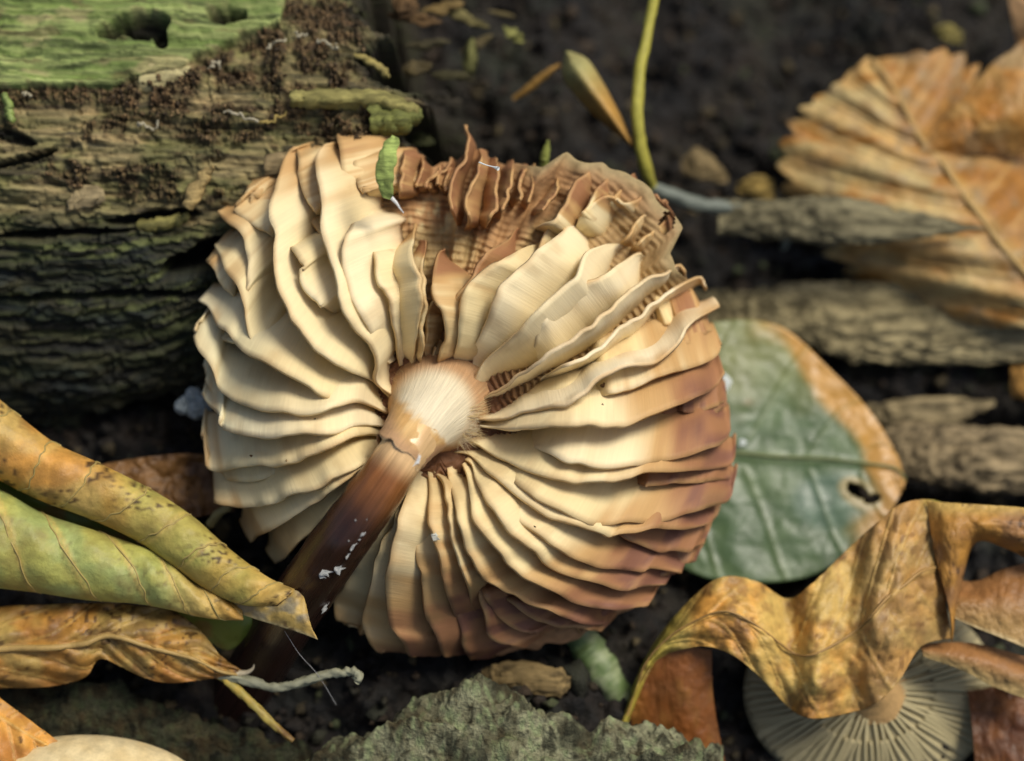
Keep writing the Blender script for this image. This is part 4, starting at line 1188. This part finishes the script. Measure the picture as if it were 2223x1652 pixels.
simple_leaf('serrated_leaf', [[(1885, 122, -3.7), (1895, 128, -3.6), (1902, 128, -3.6), (1910, 128, -3.7)], [(1800, 190, -3.6), (1880, 195, -3.3), (1950, 205, -3.3), (2060, 105, -3.7)], [(1712, 255, -3.6), (1860, 270, -3.2), (2000, 290, -3.2), (2150, 160, -3.9)],
                              [(1685, 370, -3.6), (1880, 375, -3.0), (2070, 375, -3.0), (2230, 250, -4.0)], [(1740, 500, -3.7), (1950, 490, -2.9), (2140, 465, -2.8), (2300, 350, -3.9)], [(1840, 600, -3.8), (2040, 600, -2.9), (2223, 570, -2.7), (2380, 450, -3.7)],
                              [(1990, 700, -3.8), (2180, 710, -3.0), (2330, 700, -2.7), (2450, 600, -3.5)]],
            'orange serrated leaf lying on the dark soil, beneath the grey wood splinter', col_ser, seed=51, quilt=.05, rib=(.02, .055, (.42, .28, .10)), crumple=.045, serr=.10, nserr=15, veins=(8, -.25, .66), n=(200, 80))


def col_ser2(U, V, Q, vein):
    c = mixc((.44, .25, .07), (.40, .17, .025), sstep(-.3, .4, fbm(Q[..., 0] / 50, Q[..., 1] / 40, 89, 3)))
    return mixc(c, (.34, .27, .15), .5 * sstep(.1, .4, fbm(Q[..., 0] / 60, Q[..., 1] / 60, 99, 3)))


simple_leaf('serrated_leaf', [[(1985, 340, -3.1), (1988, 345, -3.1), (1992, 350, -3.1)], [(2060, 245, -3.1), (2085, 290, -2.9), (2110, 335, -3.2)], [(2140, 150, -3.2), (2170, 250, -2.8), (2190, 340, -3.3)], [(2260, 60, -3.3), (2270, 210, -2.8), (2280, 330, -3.4)]],
            'lighter serrated leaf folded on top of the orange serrated leaf', col_ser2, seed=53, crumple=.08, serr=.04, nserr=6)
simple_leaf('tan_leaf', [[(2180, -60, -3.6), (2260, -60, -3.5), (2330, -60, -3.5)], [(2195, 30, -3.6), (2260, 40, -3.4), (2330, 40, -3.4)], [(2210, 100, -3.7), (2265, 120, -3.5), (2330, 120, -3.5)]],
            'pale tan leaf scrap beyond the serrated leaves', lambda U, V, Q, v: mixc((.50, .30, .14), (.40, .24, .10), U), seed=54)


# ------------------------------------------------------------------ wood pieces on the soil
def chunk(name, stations, label, col, cat='wood', group=None, mat=M_WOOD, bulge=.7, rough=.12, seed=0, n=(110, 44), grain=(120, 8), dark=.35, parent=None):
    s = cr(np.asarray(stations, float), np.linspace(0, 1, n[0]))
    a = np.linspace(0, 2 * np.pi, n[1], endpoint=False)
    U, A = np.meshgrid(np.linspace(0, 1, n[0]), a, indexing='ij')
    mid, half = (s[:, 0:2] + s[:, 2:4]) / 2, (s[:, 0:2] - s[:, 2:4]) / 2
    hl = np.linalg.norm(half, axis=1)[:, None]
    ca, sa = np.sign(np.cos(A)) * np.abs(np.cos(A)) ** .7, np.sign(np.sin(A)) * np.abs(np.sin(A)) ** .7
    Q = mid[:, None] + half[:, None] * ca[..., None]
    s[:, 4] += DZ
    z = s[:, 4:5] + hl * K * bulge * sa
    P = q2v(Q[..., 0], Q[..., 1], z)
    Np = normals(P) * -1
    x, y, zz = Q[..., 0], Q[..., 1], z / K
    dsp = rough * (fbm(x / grain[0], y / grain[1], zz / grain[1] + seed, 4) + .5 * fbm(x / 40, y / 30, zz / 30 + seed, 3))
    cen = q2v(mid[:, 0], mid[:, 1], s[:, 4])[:, None]
    dr = P - cen
    dr /= np.maximum(np.linalg.norm(dr, axis=-1, keepdims=True), 1e-4)
    P = P + dr * (dsp * np.minimum(1, hl / 18))[..., None]
    g = fbm(x / grain[0], y / grain[1], zz / grain[1] + seed + 3, 4)
    c = mixc(np.asarray(col) * dark, np.asarray(col) * 1.2, sstep(-.5, .4, g))
    if mat is M_BARK:
        mo = fbm(x / 16, y / 16, zz / 16 + seed, 3)
        c = mixc(c, np.asarray(col) * .15, .85 * sstep(.12, .35, mo))
        c = mixc(c, np.asarray(col) * np.array([1.1, 1.35, 1.1]), .7 * sstep(-.1, -.4, mo))
    ends = np.stack([P[0].mean(0), P[-1].mean(0)])
    V, F = close_tube(P, np.concatenate([ends[:1], ends[1:]]))
    C = np.concatenate([c.reshape(-1, 3), c[0, :1], c[-1, :1]])
    o = mesh(name, V, F, mat, parent, C)
    if label:
        tag(o, label, cat, group)
    return o


chunk('wood_splinter', [(1560, 440, 1560, 500, -3.1), (1690, 432, 1700, 522, -2.8), (1800, 430, 1810, 528, -2.6), (1900, 445, 1900, 522, -2.5), (2000, 465, 2000, 512, -2.4), (2080, 482, 2080, 505, -2.4), (2138, 494, 2138, 499, -2.4)],
      'grey pointed wood splinter lying over the orange serrated leaf', (.17, .15, .085), seed=1, bulge=.5, rough=.10)
chunk('rotten_plank', [(1500, 640, 1500, 700, -4.2), (1600, 632, 1600, 720, -3.9), (1720, 618, 1720, 735, -3.7), (1850, 612, 1850, 775, -3.6), (2000, 608, 2000, 785, -3.5), (2150, 600, 2150, 780, -3.4), (2350, 590, 2350, 770, -3.3)],
      'long tan rotten plank with split grain above the green leaf', (.30, .25, .13), seed=4, bulge=.3, rough=.13, n=(240, 120), grain=(320, 6), dark=.28)
chunk('rotten_plank', [(1820, 800, 1820, 850, -4.2), (1950, 790, 1950, 860, -4.0), (2100, 790, 2100, 850, -4.0), (2350, 800, 2350, 870, -4.0)], 'dark wet wood strip below the long tan plank', (.045, .042, .024), seed=6, bulge=.5, rough=.12)
chunk('wood_splinter', [(1880, 880, 1880, 915, -3.6), (1960, 868, 1960, 922, -3.4), (2060, 866, 2060, 916, -3.3), (2130, 866, 2130, 895, -3.2), (2160, 868, 2160, 880, -3.2)], 'short tan splinter beside the yellow edge of the green leaf', (.24, .19, .10), seed=7, bulge=.5, rough=.08)
chunk('rotten_plank', [(1900, 930, 1900, 1000, -3.5), (1980, 920, 1980, 1040, -3.3), (2100, 925, 2100, 1062, -3.1), (2220, 935, 2220, 1070, -3.0), (2380, 940, 2380, 1075, -2.9)], 'broken brown plank end above the folded tan leaf', (.26, .20, .11), seed=8, bulge=.35, rough=.12, n=(180, 100), grain=(300, 6), dark=.28)
chunk('wood_splinter', [(2195, 800, 2195, 860, -3.2), (2230, 795, 2230, 870, -3.1), (2320, 800, 2320, 880, -3.0)], 'orange wood fragment beyond the short tan splinter', (.34, .18, .045), seed=9, bulge=.5, rough=.06)
DZ = 0.0
chunk('wood_chip', [(1045, 1455, 1045, 1480, -1.7), (1090, 1442, 1090, 1500, -1.55), (1150, 1440, 1150, 1512, -1.5), (1205, 1448, 1205, 1512, -1.5), (1240, 1465, 1238, 1490, -1.55)], 'flat olive-brown wood chip under the lower gills', (.17, .12, .05), seed=10, bulge=.35, rough=.08)
chunk('lichened_bark', [(610, 1660, 610, 1800, -1.35), (720, 1612, 720, 1800, -1.15), (840, 1572, 850, 1800, -1.0), (950, 1530, 960, 1820, -.9), (1040, 1495, 1040, 1830, -.9), (1120, 1500, 1120, 1830, -.9), (1180, 1545, 1180, 1830, -.95), (1290, 1578, 1290, 1830, -1.0),
                        (1390, 1572, 1390, 1830, -1.0), (1490, 1600, 1480, 1830, -1.1), (1570, 1650, 1560, 1830, -1.3)], 'grey-green lichen-crusted bark lump below the mushroom', (.26, .26, .155), cat='bark', mat=M_BARK, seed=12, bulge=.35, rough=.36, n=(240, 130), grain=(90, 75), dark=.22)
chunk('bark_piece', [(-150, 1520, -150, 1760, -1.9), (40, 1500, 40, 1740, -1.8), (160, 1492, 160, 1740, -1.75), (260, 1495, 260, 1740, -1.7), (420, 1560, 420, 1740, -1.7), (560, 1600, 560, 1740, -1.7), (680, 1640, 680, 1740, -1.8)],
      'dark wet bark strip under the mottled brown leaf', (.040, .042, .024), cat='bark', mat=M_BARK, seed=13, bulge=.25, rough=.25, n=(160, 70), grain=(90, 14), dark=.35)
DZ = -1.0
chunk('wood_chip', [(1480, 345, 1480, 380, -4.3), (1510, 322, 1510, 385, -4.2), (1550, 345, 1550, 395, -4.2), (1580, 380, 1580, 400, -4.2)], 'small tan chip on dark soil beside the yellow grass stem', (.19, .14, .065), seed=15, rough=.08)
chunk('wood_chip', [(1600, 400, 1600, 420, -4.2), (1640, 380, 1640, 430, -4.1), (1680, 390, 1680, 440, -4.1)], 'small ochre chip at the tip of the orange serrated leaf', (.26, .18, .05), seed=16, rough=.06)
chunk('wood_chip', [(2030, 60, 2030, 80, -4.9), (2060, 52, 2060, 95, -4.8), (2090, 70, 2090, 98, -4.8)], 'small yellow chip on dark soil above the serrated leaf', (.24, .20, .06), seed=17, rough=.06)

DZ = 0.0
FRAG_LABELS = ['red-brown crumbling wood fragment touching the broken log end', 'tan wood fragment lying beyond the red-brown fragment at the log end', 'olive-tan wood fragment with pale grain on the soil past the log',
               'dull dark wood fragment just below the red-brown one at the log end', 'small yellow-green mossy chip on the soil past the log end', 'upright olive sliver standing among the fragments past the log', 'long blackish wood fragment under the upright olive sliver',
               'brown wood fragment against the log end above the mossy ledge', 'short brown fragment between the olive sliver and the olive-tan piece', 'black wet wood fragment on the soil above the torn gills', 'dark olive wood lump behind the green splinter',
               'thin pale brown fragment beyond the yellow-green mossy chip', 'chunky red-brown crumb at the top corner of the log end']
FRAG = 'rotten wood fragments beyond the broken log end'
for i, (x, y, lx, ly, ang, z, c_) in enumerate([(900, 40, 60, 14, .15, -2.9, (.10, .06, .025)), (960, 15, 50, 12, -.2, -3.3, (.16, .11, .04)), (1010, 40, 55, 10, .35, -3.4, (.14, .12, .045)), (930, 95, 50, 12, -.1, -3.0, (.07, .06, .03)),
                                                (1115, 75, 28, 12, .7, -3.5, (.20, .20, .06)), (1020, 130, 16, 42, .1, -3.3, (.12, .12, .04)), (985, 165, 50, 10, .1, -3.2, (.05, .045, .02)), (900, 150, 40, 14, -.3, -2.8, (.09, .07, .03)),
                                                (1035, 95, 40, 9, -.5, -3.5, (.10, .08, .035)), (960, 215, 45, 14, .2, -3.1, (.035, .03, .02)), (905, 300, 40, 16, .3, -2.9, (.06, .065, .025)), (1090, 30, 30, 8, .2, -3.6, (.15, .12, .05)), (880, 10, 30, 22, .2, -2.7, (.11, .065, .028))]):
    ca_, sa_ = math.cos(ang), math.sin(ang)
    stn = []
    for f in (-1, -.5, 0, .5, 1):
        hh_ = ly * (1 - .75 * f * f)
        mx_, my_ = x + lx * f * ca_, y + lx * f * sa_
        stn.append((mx_ + sa_ * hh_, my_ - ca_ * hh_, mx_ - sa_ * hh_, my_ + ca_ * hh_, z))
    chunk('wood_fragment', stn, FRAG_LABELS[i], c_, cat='wood', group=FRAG, seed=70 + i, bulge=.6, rough=.14, n=(40, 24), grain=(40, 7))

# twigs and stalks
def stalk(name, q, z, rad, col, label, cat, seed=0, mat=M_PLAIN, ns=12, rough=.02, colfn=None):
    q = np.asarray(q, float)
    o = tube(name, q2v(q[:, 0], q[:, 1], np.asarray(z, float)), rad, mat, None, col, ns=ns, n=60, rough=rough, seed=seed, colfn=colfn)
    return tag(o, label, cat)


stalk('grass_stem', [(1432, -60), (1408, 60), (1390, 150), (1383, 230), (1388, 300), (1400, 360), (1414, 402)], [-2.6, -2.6, -2.55, -2.5, -2.6, -2.8, -3.2], [.075, .075, .08, .085, .085, .095, .08], (.36, .33, .055),
      'thin yellow grass stem rising from the soil behind the cap', 'stem', 1)
stalk('grey_twig', [(1400, 400), (1450, 420), (1510, 442), (1580, 452), (1650, 458), (1690, 470), (1706, 505), (1700, 540)], [-3.9, -4.0, -4.1, -4.2, -4.2, -4.2, -4.2, -4.4], [.07, .10, .11, .10, .12, .12, .10, .05], (.14, .16, .13),
      'weathered grey twig running from the grass stem to the splinter', 'twig', 2, rough=.04)
stalk('curled_twig', [(455, 1462), (500, 1470), (560, 1484), (610, 1492), (650, 1482), (700, 1466), (745, 1460), (770, 1458), (779, 1468), (772, 1478)], [-1.05, -1.0, -.95, -.9, -.85, -.8, -.75, -.72, -.7, -.72],
      [.04, .05, .055, .06, .06, .055, .05, .055, .06, .05], (.24, .24, .16), 'pale lichen-grey twig with a hooked end in front of the dark stem', 'twig', 3, rough=.05)
stalk('leaf_stalk', [(470, 1462), (500, 1485), (540, 1520), (590, 1570), (636, 1608)], [-1.05, -1.0, -.95, -.95, -1.0], [.045, .055, .06, .055, .04], (.36, .27, .06), 'yellow leaf stalk poking out below the brown leaf', 'stalk', 4, colfn=lambda u, th: mixc(mixc((.30, .24, .055), (.38, .27, .05), sstep(-.3, .4, fbm(u * 14, th, 4, 3))), (.13, .07, .02), sstep(.55, 1.0, u + .25 * vn(u * 20, th * 2, 6))))
stalk('green_shoot', [(1255, 1375), (1285, 1420), (1310, 1460), (1340, 1510), (1365, 1560)], [-2.0, -1.95, -1.9, -1.95, -2.1], [.22, .24, .24, .22, .18], (.17, .22, .10), 'thick pale green shoot in the dark gap below the gills', 'shoot', 5, rough=.05, colfn=lambda u, th: mixc((.10, .15, .05), (.24, .28, .15), sstep(-.3, .4, fbm(u * 9, np.cos(th) * 1.5, np.sin(th) * 1.5, 4))))
stalk('small_shoot', [(1180, 360), (1184, 335), (1190, 305)], [-2.2, -2.1, -2.0], [.06, .06, .02], (.27, .30, .07), 'tiny yellow-green shoot poking up behind the cap rim', 'shoot', 6)
stalk('dry_straw', [(455, 1140), (475, 1115), (500, 1100)], [-1.9, -1.8, -1.8], [.06, .06, .05], (.34, .30, .13), 'short straw bit between the rolled leaf and the gills', 'straw', 7)
stalk('orange_stalk', [(1115, 215), (1150, 190), (1180, 165), (1215, 140)], [-3.6, -3.5, -3.4, -3.3], [.03, .06, .06, .03], (.30, .17, .04), 'thin orange stalk joined to the withered bud scale', 'stalk', 8)

# withered bud scale above the cap
bs = leaf_sheet('bud_scale', [[(1228, 112, -3.0), (1232, 112, -2.9), (1238, 113, -3.0)], [(1222, 165, -2.9), (1250, 145, -2.6), (1275, 130, -2.8)], [(1248, 205, -2.9), (1285, 195, -2.5), (1308, 180, -2.8)], [(1290, 250, -2.8), (1320, 245, -2.5), (1338, 235, -2.7)], [(1350, 300, -2.7), (1360, 300, -2.6), (1368, 296, -2.7)], [(1375, 320, -2.7), (1377, 320, -2.7), (1379, 319, -2.7)]],
                M_LEAF, None, colfn=lambda U, V, Q, v: mixc((.36, .34, .13), (.46, .26, .06), sstep(.15, .6, U)), seed=61, n=(50, 24))
tag(bs, 'withered yellow bud scale beside the yellow grass stem', 'bud scale')

# green splinter stuck on the cap edge with a white thread
gs = thing('green_splinter', q2v(838, 430, .35).tolist(), 'green wood splinter stuck upright on the torn gills by a white thread', 'splinter')
chunk('splinter_body', [(828, 428, 850, 434, .42), (818, 395, 852, 410, .48), (822, 350, 856, 365, .5), (835, 312, 866, 325, .5), (850, 292, 868, 300, .48)], None, (.26, .33, .09), mat=M_WOOD, seed=21, bulge=.35, rough=.05, n=(60, 24), grain=(12, 30), parent=gs, dark=.6)
tube('white_thread', q2v(np.array([848, 860, 868, 876]), np.array([428, 440, 452, 462]), np.array([.42, .42, .4, .35])), [.03, .02, .012, .008], M_FUZZ, gs, (.8, .8, .78), ns=6)

# mould tuft on the log by the left gills
mt = thing('mould_tuft', q2v(415, 885, -1.9).tolist(), 'bluish-white mould tuft on the dark log beside the left gills', 'mould')
for i, (x, y, r) in enumerate([(400, 880, 22), (420, 858, 20), (440, 868, 20), (425, 888, 24), (445, 890, 18)]):
    U, Vv = uvgrid(20, 28)
    th, p2 = U * np.pi, Vv * 2 * np.pi
    rr = r * K * (1 + .35 * fbm(np.cos(p2) * np.sin(th) * 2.5 + i * 5, np.sin(p2) * np.sin(th) * 2.5, np.cos(th) * 2.5, 4))
    c0 = q2v(x, y, -1.95)
    P = c0 + np.stack([rr * np.sin(th) * np.cos(p2), rr * np.sin(th) * np.sin(p2), rr * np.cos(th)], -1)
    mesh('tuft_lobe', P, grid_faces(20, 28), M_FUZZ, mt, np.tile([[.36, .42, .42]], (560, 1)))

# spider threads
def thread(q, z, label):
    q = np.asarray(q, float)
    return tag(tube('silk_thread', q2v(q[:, 0], q[:, 1], np.asarray(z, float)), .0025, M_FUZZ, None, (.6, .6, .6), ns=5, n=16), label, 'thread')


thread([(618, 1370), (650, 1420), (690, 1465), (730, 1530)], [-.3, -.5, -.75, -1.0], 'fine spider thread hanging from the rolled leaf tip to the soil')
th2 = tube('silk_web', q2v(np.array([1040, 1055, 1070, 1082]), np.array([352, 358, 362, 366]), np.array([.25, .2, .2, .25]) - .35), [.012, .008, .01, .03], M_FUZZ, mush, (.8, .85, .85), ns=5, n=16)

# ------------------------------------------------------------------ the other mushrooms
def gill_disc(parent, cx, cy, rx, ry, z, n, col, mat, tilt=0.0, seed=0, h=.35):
    U, Vv = uvgrid(16, 72)
    a = Vv * 2 * np.pi
    X, Y = cx + rx * U * np.cos(a), cy - ry * U * np.sin(a)
    Z = z - .5 * U ** 2 + tilt * (Y - cy) * K
    P1 = q2v(X, Y, Z)
    P2 = q2v(X, Y, Z - .25 - .5 * (1 - U ** 2))
    F = grid_faces(16, 72)
    V = np.concatenate([P1.reshape(-1, 3), P2.reshape(-1, 3)])
    mesh('cap', V, np.concatenate([F, F[:, ::-1] + 16 * 72]), mat, parent, np.tile([np.asarray(col) * .9], (len(V), 1)))
    for i in range(n):
        a = 2 * np.pi * (i + RNG.uniform(-.2, .2)) / n
        r = np.linspace(.16 if i % 2 == 0 else .5, .99, 14)
        v = np.linspace(0, 1, 4)
        R_, V_ = np.meshgrid(r, v, indexing='ij')
        aa = a + .05 * V_ + .03 * np.sin(R_ * 5 + i)
        X, Y = cx + rx * R_ * np.cos(aa), cy - ry * R_ * np.sin(aa)
        Z = z - .5 * R_ ** 2 + tilt * (Y - cy) * K + V_ * h * np.sin(np.clip((R_ - .05) / .95, 0, 1) ** .6 * np.pi) ** .8
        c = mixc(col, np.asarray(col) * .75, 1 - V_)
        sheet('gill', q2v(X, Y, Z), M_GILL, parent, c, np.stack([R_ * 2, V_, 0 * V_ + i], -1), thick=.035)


pm = thing('pale_mushroom', q2v(1920, 1660, -2.0).tolist(), 'grey-cream mushroom showing its gills under the crumpled orange leaf', 'mushroom')
gill_disc(pm, 1890, 1500, 275, 220, -2.0, 90, (.50, .43, .24), M_CAP, tilt=.1, h=.07)
tube('stem', q2v(np.array([1890, 1888, 1885, 1882]), np.array([1498, 1494, 1490, 1486]), np.array([-2.1, -1.9, -1.75, -1.68])), [.50, .30, .22, .16], M_SHEATH, pm, (.40, .25, .10), ns=20, rough=.04)

cm_ = thing('cream_mushroom', q2v(190, 1760, -1.2).tolist(), 'smooth cream mushroom cap at the foot of the brown leaf', 'mushroom')
U_, V_ = uvgrid(40, 120)
th, a = U_ * np.pi * .55, V_ * 2 * np.pi
X, Y = 185 + 275 * np.sin(th) * np.cos(a), 1745 - 150 * np.sin(th) * np.sin(a)
Z = -1.1 + .9 * np.cos(th) + .012 * np.cos(a * 70) * sstep(.55, .9, U_) * sstep(1.0, .95, U_)
cdc = mixc((.66, .54, .30), (.60, .47, .24), sstep(-.3, .4, fbm(X / 50, Y / 50, 3, 3)))
cdc = mixc(cdc, (.42, .36, .22), .35 * sstep(.2, .9, np.cos(a * 70)) * sstep(.55, .85, U_))
mesh('cap', q2v(X, Y, Z), grid_faces(40, 120), M_CAP, cm_, cdc)
tube('stem', q2v(np.array([185, 190, 200]), np.array([1750, 1800, 1880]), np.array([-1.0, -1.3, -1.7])), [.25, .22, .25], M_STEM, cm_, (.35, .2, .08), ns=20)

# ------------------------------------------------------------------ loose crumbs over the soil
n = 5200
wx, wy = RNG.uniform(-8.5, 8.5, n), RNG.uniform(-7, 10, n)
ix = np.clip(np.searchsorted(gx, wx), 1, len(gx) - 2)
iy = np.clip(np.searchsorted(gy, wy), 1, len(gy) - 2)
wz = gh[ix, iy] - .15
# world cm -> view
rel = np.stack([wx, wy, wz - H0], -1)
vp = np.stack([rel @ B_R, rel @ B_U, rel @ B_T], -1)
vp[:, 2] += RNG.uniform(0, .12, n)
pal = np.array([[.020, .016, .012], [.045, .030, .016], [.030, .032, .018], [.085, .065, .030], [.06, .075, .03], [.13, .10, .045]])
cidx = RNG.choice(len(pal), n, p=[.34, .24, .2, .10, .07, .05])
big = RNG.random(n) < .05
siz = RNG.uniform(.04, .22, n) * RNG.uniform(.4, 1, n) * np.where(big, 2.2, 1)
o = crumbs('soil_crumbs', vp, siz, pal[cidx] * RNG.uniform(.35, 1.0, (n, 1)), M_SOIL)
tag(o, 'loose soil crumbs and wood bits over the dark ground', 'soil', kind='stuff')
